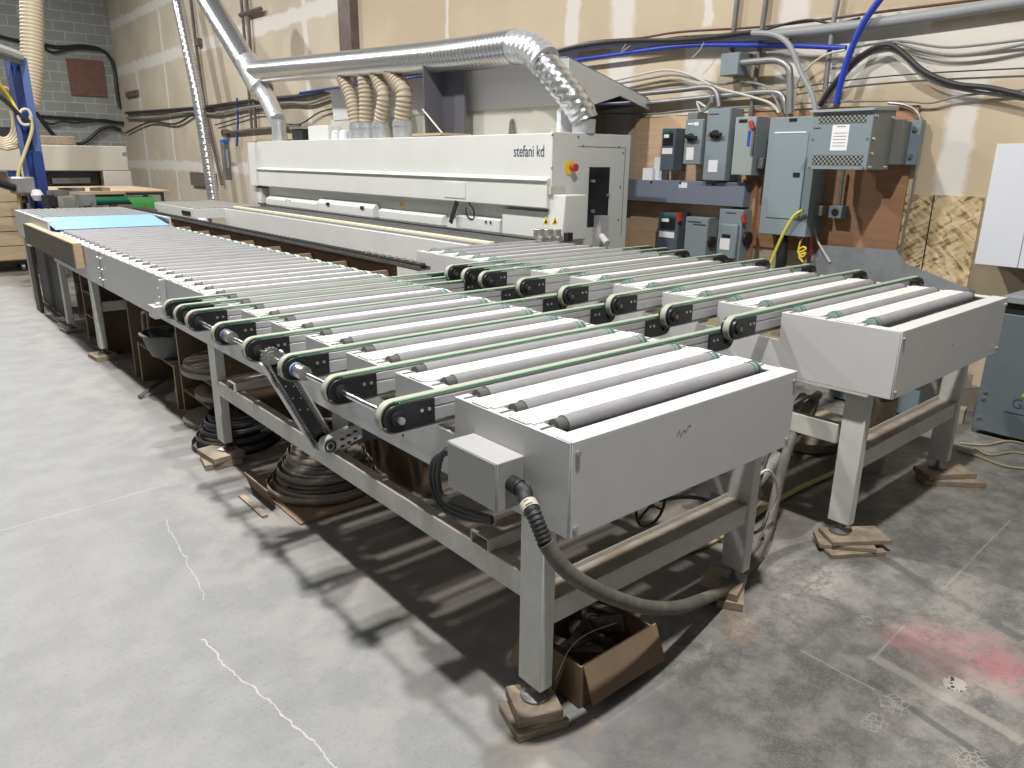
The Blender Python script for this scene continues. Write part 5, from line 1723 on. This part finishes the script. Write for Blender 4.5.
shelf('fibreboard shelf under the long conveyor holding large flat rolls, nearest of three', 1.40, 2.05, 4.42, 5.08, 0.62, (0.14, 0.31))
shelf('low fibreboard shelf under the long conveyor carrying a grey tub, middle of three', 1.37, 2.05, 5.10, 5.98, 0.31, (0.29,))
shelf('tall narrow fibreboard shelf beside the third left leg, farthest of three', 1.36, 2.05, 6.98, 7.72, 0.655, (0.02, 0.24, 0.46, 0.637))
tag(G().box(1.36, 2.3, 6.10, 6.14, 0.0, 0.63).build('dark_board', WOODD), 'dark upright board just in front of the third left leg', 'board')
tag(G().box(1.9, 1.95, 5.2, 7.0, 0.0, 0.62).build('dark_board', WOODD), 'long dark board standing at the back under the conveyor', 'board')
tag(G().box(1.9, 1.95, 2.9, 4.4, 0.0, 0.38).build('dark_board', WOODD), 'long dark board standing behind the tape coils', 'board')


def disc(c, r, h, label, mt, group, n=32, ri=0.0):
    x, y, z = c
    prof = [(ri, h), (r*0.98, h), (r, h*0.9), (r, h*0.1), (r*0.98, 0), (ri, 0)] + ([(ri, h)] if ri else [])
    return tag(G().lathe(prof, (x, y, z), n).build('tape_roll', mt), label, 'roll', group)


RG = 'flat rolls of edge tape'
disc((1.62, 4.75, 0.327), 0.295, 0.035, 'large pale-edged flat roll on the nearest shelf, lower of two', TAPEL, RG)
disc((1.63, 4.76, 0.363), 0.285, 0.035, 'large flat roll on the nearest shelf, upper of two', TAPE, RG)
disc((1.66, 4.75, 0.157), 0.27, 0.04, 'large dark flat roll on the lower board of the nearest shelf', TAPE, RG)
disc((1.36+0.20, 5.0-0.25, 0.001), 0.26, 0.03, 'flat dark roll on the floor inside the nearest shelf', TAPE, RG)
# grey tub with ring leaning on it
t = root('grey_tub', (1.50, 5.45, 0.31), 'grey plastic tub on the low middle shelf', 'tub')
part(G().lathe([(0, 0.005), (0.17, 0.005), (0.22, 0.15), (0.235, 0.155), (0.235, 0.165), (0.21, 0.165), (0.16, 0.02), (0, 0.02)], (1.50, 5.45, 0.306), 28), 'bowl', mat('tub_grey', (0.10, 0.105, 0.105), 0.5), t)
c_ = at(146, 322, x=1.42)
g = G()
P = []
for k in range(20):
    a_ = 2*PI*k/20
    P.append((c_.x+0.05*math.cos(a_), c_.y+0.13*math.cos(a_), c_.z+0.115*math.sin(a_)))
g.tube(P, 0.014, 8, 1, closed=True)
ring_z = c_.z
tag(g.build('steel_ring', mat('ring_brown', (0.24, 0.19, 0.15), 0.5)), 'upright brown ring leaning in the grey tub', 'ring')
tag(G().obox((1.52, 5.45, 0.36), 0.16, 0.2, 0.06, rz=0.5).obox((1.54, 5.42, 0.42), 0.12, 0.16, 0.05, rz=-0.3).build('tub_contents', DULL), 'dark metal oddments piled inside the grey tub', 'scrap')
# small pale roll stack on the floor
disc((1.50, 5.36, 0.0), 0.14, 0.018, 'wide thin disc beneath the small pale rolls under the middle shelf', TAPEL, RG)
disc((1.50, 5.36, 0.0185), 0.075, 0.06, 'small pale roll on the disc under the middle shelf, lower of two', TAPEL, RG)
disc((1.50, 5.36, 0.079), 0.062, 0.05, 'small pale roll on the disc under the middle shelf, upper of two', TAPEL, RG)


def coil(c, r, h, label, mt, turns=4, tilt=0.0, group='loose coils of edge tape'):
    """flat tape wound in a few loose turns, standing on edge in height"""
    bm = G()
    n = 30
    P = []
    for k in range(n*turns+1):
        a_ = 2*PI*k/n
        rr = r*(1 - 0.07*k/n) + 0.006*math.sin(a_*1.7+r*9)
        P.append((rr*math.cos(a_), rr*math.sin(a_), 0.006*math.sin(a_*0.9+1)+0.012*k/n))
    A = [bm.bm.verts.new((p[0], p[1], p[2]+p[0]*tilt)) for p in P]
    B = [bm.bm.verts.new((p[0]*0.985, p[1]*0.985, p[2]+h+p[0]*tilt)) for p in P]
    for k in range(len(P)-1):
        bm.bm.faces.new((A[k], A[k+1], B[k+1], B[k]))
    o = bm.build('tape_coil', mt, off=(0, 0, 0))
    o.location = c
    sd = o.modifiers.new('thickness', 'SOLIDIFY')
    sd.thickness = 0.004
    return tag(o, label, 'coil', group)


cx, cy_ = 1.58, 3.36
mts = [TAPE, mat('coil_brown', (0.10, 0.08, 0.065), 0.5), TAPE, mat('coil_grey', (0.15, 0.14, 0.13), 0.5), TAPEL, TAPE, TAPEL]
names = ['lowest widest', 'second lowest', 'third lowest', 'middle', 'third highest', 'second highest', 'topmost pale']
z_ = 0.012
for k in range(7):
    r_ = 0.30-0.024*k
    coil((cx+0.006*k, cy_+0.004*k, z_), r_, 0.034, names[k] + ' coil of edge tape in the heap under the near left stretcher', mts[k], 4, 0.03*(1 if k % 2 else -1))
    z_ += 0.040
tag(G().box(1.28, 1.86, 3.02, 3.66, 0.001, 0.008).build('card_sheet', CARD), 'flat brown card sheet under the heap of tape coils', 'sheet')
tag(G().obox((1.25, 3.42, 0.05), 0.008, 0.30, 0.10, rx=0, ry=-0.3).build('card_flap', CARD), 'upturned card strip at the left of the tape coil heap', 'card')
tag(G().box(1.17, 1.20, 3.2, 3.5, 0.0, 0.012).build('wood_strip', WOODB), 'thin pale wood strip on the floor at the shadow edge by the coils', 'strip')
BK = [mat('coil_black', (0.022, 0.022, 0.024), 0.5), mat('coil_black_dusty', (0.04, 0.038, 0.036), 0.6)]
z_ = 0.002
for k in range(4):
    coil((1.46, 4.30-0.04, z_), 0.27-0.028*k, 0.035, ('bottom', 'second', 'third', 'top')[k] + ' coil of the black stack on the floor beyond the second leg', BK[k % 2], 3, 0.02)
    z_ += 0.045
# far legs and boards below the mesh table
_q = at(41, 311, z=0)
tag(G().obox((_q.x, _q.y, 0.36), 0.035, 0.26, 0.72).build('upright_plank', WOODM), 'brown upright plank beneath the plywood box at the far left', 'plank')
tag(G().obox((1.40, 9.55, 0.36), 0.03, 1.3, 0.72).build('upright_plank', mat('plank_grey', (0.12, 0.12, 0.115), 0.7)), 'wide grey upright board under the mesh table', 'board')
t = root('grey_pallet_box', (1.8, 9.0, 0), 'stacked grey boards far back beneath the mesh table', 'boards')
for z_ in (0.28, 0.50):
    part(G().box(1.5, 2.3, 8.75, 8.80, z_, z_+0.10), 'board', WOODM, t)
part(G().box(1.5, 1.56, 8.80, 8.86, 0, 0.62).box(2.24, 2.3, 8.80, 8.86, 0, 0.62), 'post', WOODM, t)
for k, (z_, mt) in enumerate(((0.256, TAPEL), (0.476, WOODB), (0.036, TAPE))):
    tag(G().obox((1.50, 7.35, z_+0.035), 0.18, 0.26, 0.07, rz=0.3*k-0.2).build('scrap_piece', mt), ('pale scrap on the middle board of the far shelf', 'wood offcut on the top board of the far shelf', 'dark scrap on the bottom board of the far shelf')[k], 'scrap')
tag(G().tube([at(139, 397, z=0.015), at(166, 378, x=1.46)], 0.016, 4, 1).build('dark_strip', DULL), 'dark strip leaning from the floor toward the small rolls', 'strip')

# ================================================================ FAR LEFT
yb = 13.0
e = at(20.5, 190, y=yb)
t = root('rolling_drawer_cabinet', (e.x-0.5, yb+0.4, 0), 'pale plywood drawer cabinet on casters at the far left edge', 'cabinet')
zt, zb = at(10, 186, y=yb).z, 0.16
part(G().box(e.x-1.1, e.x, yb+0.02, yb+0.75, zb, zt), 'carcass', WOODD, t)
n_ = 5
for k in range(n_):
    za, zc_ = zb+0.02+(zt-zb-0.03)*k/n_, zb+0.01+(zt-zb-0.03)*(k+1)/n_
    part(G().box(e.x-1.08, e.x-0.03, yb, yb+0.02, za, zc_), 'drawer', WOOD, t, 0.003)
for x_ in (e.x-0.12, e.x-1.0):
    for y_ in (yb+0.1, yb+0.65):
        cs = part(G().cyl((x_-0.02, y_, 0.062), (x_+0.02, y_, 0.062), 0.062, 18), 'caster_wheel', DULL, t)
        part(G().box(x_-0.04, x_+0.04, y_-0.05, y_+0.05, 0.125, 0.16), 'caster_plate', BLACK, cs)
q = at(3, 185, y=yb+0.2)
tag(G().box(q.x-0.3, q.x+0.06, yb+0.1, yb+0.4, zt+0.002, zt+0.20).build('wood_block', WOODD), 'brown block on top of the rolling drawer cabinet', 'block')

# beam saw along the back
ys = 16.0
xr_ = at(127, 150, y=ys).x
zt = at(60, 145, y=ys).z
t = root('panel_saw', (xr_-2, ys+0.7, 0), 'long beige panel saw with a dark window slot in front of the block wall', 'machine')
xs0, xs1 = at(44, 178, y=ys).x, at(104, 178, y=ys).x
zs0, zs1 = at(80, 187, y=ys).z, at(80, 171, y=ys).z
part(G().box(-1.0, xr_, ys, ys+1.4, zs1, zt), 'upper_body', BEIGE, t, 0.02)
part(G().box(-1.0, xs0, ys, ys+1.4, 0.1, zs1).box(xs1, xr_+0.02, ys, ys+1.4, 0.1, zs1), 'end_body', BEIGE, t, 0.01)
part(G().box(xs0, xs1, ys+0.02, ys+1.4, 0.1, zs0), 'base', BEIGE, t)
part(G().box(xs0, xs1, ys+0.25, ys+0.3, zs0, zs1), 'dark_window', GLASSD, t)
part(G().box(xs0+0.15, xs1-0.2, ys+0.18, ys+0.24, zs0+0.06, zs0+0.16), 'beam', DULL, t)
q = at(125, 154, y=ys)
part(G().box(q.x-0.05, q.x+0.05, ys-0.005, ys, q.z-0.03, q.z+0.03), 'nameplate', TROUGH, t)
t = root('sheet_table', (2.8, 14.3, 0), 'wide table with pale plywood sheets in front of the panel saw', 'table')
zt2 = at(100, 186, y=15.8).z
part(G().box(0.9, at(160, 190, y=14.0).x, 13.4, 15.9, zt2-0.05, zt2), 'plywood_sheet', WOOD, t, 0.003)
part(G().box(1.0, 3.2, 13.5, 15.8, zt2-0.16, zt2-0.05), 'table_frame', BROWNP, t)
for x_ in (1.1, 3.0):
    part(G().box(x_, x_+0.1, 13.6, 13.7, 0, zt2-0.16), 'leg', BROWNP, t)
    part(G().box(x_, x_+0.1, 15.6, 15.7, 0, zt2-0.16), 'leg', BROWNP, t)
for k, (px, lab, mt) in enumerate(((72, 'black hand tool on the sheet table', BLACK), (80, 'dark clamp on the sheet table', DULL), (106, 'small brown offcut lying on the sheet table', WOODD), (112, 'pale offcut at the right of the sheet table', WOODB))):
    q = at(px, 192, z=zt2)
    tag(G().obox((q.x, max(q.y, 13.6), zt2+0.026), 0.24, 0.16, 0.05, rz=0.5*k).build('hand_tool' if k < 2 else 'offcut', mt), lab, 'tool' if k < 2 else 'offcut')
qa, qb = at(95, 201, y=12.9), at(153, 201, y=12.9)
tag(G().cyl((qa.x, 12.9, qa.z), (qb.x, 12.9, qa.z), 0.06, 20).build('green_roller', GREENP), 'dark green horizontal roller behind the mesh table', 'roller')
for k, x_ in enumerate((qa.x+0.05, qb.x-0.05)):
    tag(G().box(x_-0.04, x_+0.04, 12.86, 12.94, 0, qa.z-0.061).build('roller_stand', DULL), ('left' if k == 0 else 'right') + ' upright post carrying the dark green roller', 'stand')
qa, qb = at(128, 199, y=12.3), at(153, 199, y=12.3)
g = G()
for k in range(16):
    x_ = qa.x+(qb.x-qa.x)*k/15
    g.tube([(x_, 12.3, qa.z+0.02), (x_+0.06, 12.25, qa.z-0.12), (x_-0.05, 12.3, qa.z-0.26), (x_+0.02, 12.28, 0.6)], 0.012, 5, 3)
o = tag(g.build('green_netting', GREENN), 'bright green netting bunched under the black stand', 'netting')
o['kind'] = 'stuff'
t = root('black_stand', (qa.x, 12.35, 0), 'black T-shaped stand in front of the green netting', 'stand')
qc = at(143, 193.5, y=12.4)
qd, qe = at(126, 193.5, y=12.4), at(163, 193.5, y=12.4)
part(G().box(qd.x, qe.x, 12.36, 12.44, qc.z-0.02, qc.z+0.02).box(qe.x-0.03, qe.x, 12.36, 12.44, qc.z-0.14, qc.z-0.02), 'crossbar', BLACK, t)
part(G().box(qc.x+0.0, qc.x+0.06, 12.37, 12.43, 0, qc.z-0.02), 'post', BLACK, t)
# cluster of metal fittings behind the mesh table
for k, (px, py, sx_, sz_, mt, lab) in enumerate(((66, 203, 0.30, 0.20, BOLT, 'light grey metal casting behind the mesh table'), (52, 201, 0.16, 0.16, BLACK, 'black fitting between the blue post and the grey casting'), (84, 200, 0.22, 0.16, COND, 'grey gear housing left of the green roller'), (58, 193, 0.20, 0.08, DULL, 'dark bracket above the black fitting'))):
    q = at(px, py, y=12.0)
    tag(G().obox((q.x, 12.0, q.z), sx_, 0.2, sz_, rz=0.3).cyl((q.x, 11.88, q.z), (q.x, 12.12, q.z), sz_*0.45, 14).box(q.x-0.03, q.x+0.03, 11.98, 12.04, 0, q.z).build('metal_fitting', mt), lab, 'fitting')

# blue post
yp = 12.5
b0, b1 = at(40, 207, y=yp), at(21, 58, y=yp)
wd = 0.125
t = root('blue_post', (b0.x, yp, 0), 'blue steel lifting post with a pale arm at the far left', 'post')
part(G().box(b0.x-wd, b0.x+wd, yp, yp+0.03, 0, b1.z), 'web', BLUEPOST, t, 0.004)
part(G().box(b0.x-wd, b0.x-wd+0.05, yp-0.09, yp, 0, b1.z), 'left_flange', BLUELT, t, 0.004)
part(G().box(b0.x+0.03, b0.x+wd, yp-0.09, yp, 1.7, b1.z), 'upper_face', BLUELT, t, 0.004)
part(G().box(b0.x+0.0, b0.x+wd, yp-0.09, yp, 0, 1.695), 'lower_face', BLUEPOST, t, 0.004)
a0, a1 = at(-8, 46, y=yp-0.5), at(20, 56, y=yp-0.1)
part(G().tube([a0, a1], 0.06, 8, 1), 'swing_arm', ALU, t)
part(G().tube([a0+Vector((0, 0.02, -0.09)), a1+Vector((0, 0.02, -0.09))], 0.03, 6, 1), 'arm_rail', DULL, t)
b2, b3 = at(12, 180, y=yp+0.1), at(17, 207, y=yp+0.1)
tag(G().box(b2.x+0.16, b2.x+0.34, yp+1.7, yp+1.85, 0, b2.z+0.1).build('blue_stub_post', BLUEPOST), 'short dark blue post left of the tall blue one', 'post')
q = at(25, 192, y=yp-0.25)
t = root('clamp_head', (q.x, q.y, q.z), 'grey tool head with a white ball hanging in front of the blue post', 'head')
part(G().box(q.x-0.16, q.x+0.12, yp-0.35, yp-0.12, q.z-0.02, q.z+0.20), 'head_block', COND, t, 0.02)
part(G().lathe([(0, 0.08), (0.05, 0.07), (0.08, 0), (0.05, -0.07), (0, -0.08)], (q.x+0.12, yp-0.36, q.z-0.04), 16), 'ball', WCAB, t)
part(G().tube([at(-5, 182, y=yp-0.4), at(15, 188, y=yp-0.35)], 0.05, 8, 1), 'black_arm', BLACK, t)
part(G().box(q.x-0.02, q.x+0.02, yp-0.14, yp+0.0, q.z+0.05, q.z+0.12), 'mount', COND, t)
for k, (pts, mt, r_, lab) in enumerate(((((-5, 78), (8, 95), (18, 112), (22, 118)), YEL, 0.02, 'yellow hose slanting down to the blue post'),
                                        (((30, 116), (32, 130), (24, 155), (18, 175), (19, 205)), HOSEY, 0.022, 'pale yellow hose hanging down in front of the blue post'),
                                        (((-5, 92), (8, 103), (20, 115), (30, 122)), CABLE, 0.03, 'dark hose slanting to the blue post below the yellow one'),
                                        (((18, 117), (22, 110), (28, 110), (31, 116), (29, 124), (22, 124), (18, 117)), CABLEW, 0.02, 'white hose loop tied round the blue post'))):
    P = [at(p[0], p[1], y=yp-0.16) for p in pts]
    tag(G().tube(P, r_, 8, 5).build('air_hose', mt), lab, 'hose')
# coil of yellow-brown hose at the edge
q = at(1, 118, y=yp+0.4)
g = G()
for k in range(6):
    g.tube([(q.x + (0.30-0.03*k)*math.cos(2*PI*j/16), yp+0.4+0.04*k-0.1, q.z + (0.42-0.03*k)*math.sin(2*PI*j/16)) for j in range(16)], 0.022, 6, 1, closed=True)
tag(g.build('hose_coil', FLEXB), 'brownish hose coil hanging at the left edge beside the blue post', 'hose')
q = at(8, 138, y=ys-0.3)
tag(G().box(q.x-1.5, at(20, 140, y=ys-0.3).x, ys+0.1, ys+0.6, zt+0.001, at(8, 127, y=ys+0.1).z).build('dark_motor_case', BLACK, bevel=0.02), 'black case on top of the panel saw at the left edge', 'case')
q = at(52, 138, y=ys+0.4)
tag(G().box(q.x-0.35, q.x+0.35, ys+0.2, ys+0.6, zt+0.001, zt+0.16).build('paper_pack', WOODB, bevel=0.02), 'low tan parcel on top of the panel saw', 'parcel')
# beige flexible duct from above
P = [at(px, py, y=13.6) for px, py in ((31, -10), (32, 30), (32, 60), (31, 85), (29, 105))]
tag(G().tube(P, 0.155, 18, 6, ribs=0.05, rib=0.94).build('flexible_duct', FLEXB), 'beige flexible duct hanging from above behind the blue post', 'duct')
# brown board and cables on the block wall
a_, b_ = at(66, 58, y=BY-0.03), at(107, 97, y=BY-0.03)
tag(G().box(a_.x, b_.x, BY-0.06, BY-0.001, b_.z, a_.z).build('brown_board', PLYDK), 'square red-brown board fixed to the grey block wall', 'board')


def runy(name, label, pts, yw, r, mt):
    return tag(G().tube([at(p[0], p[1], y=yw) for p in pts], r, 7, 4).build(name, mt), label, 'cable')


runy('black_cable', 'black cable crossing the block wall above the brown board', [(-5, 35), (15, 40), (40, 44), (60, 47), (85, 46), (105, 52), (114, 68), (117, 92), (120, 108)], BY-0.08, 0.045, CABLE)
runy('black_cable', 'second black cable drooping just above the brown board', [(40, 45), (52, 52), (66, 50), (80, 48), (100, 50)], BY-0.10, 0.03, CABLE)
runy('black_cable', 'black cable level across the block wall at mid height', [(38, 116), (60, 117.5), (85, 119), (105, 121), (125, 123)], BY-0.10, 0.04, CABLE)
runy('black_cable', 'black cable sagging deepest across the block wall', [(36, 112), (48, 128), (60, 140), (78, 144), (88, 140), (100, 130), (112, 127), (121, 130)], BY-0.14, 0.05, CABLE)
runy('black_cable', 'thin black cable waving across the block wall', [(40, 120), (52, 124), (62, 121), (75, 123), (88, 121), (105, 120), (125, 124)], BY-0.12, 0.03, CABLE)
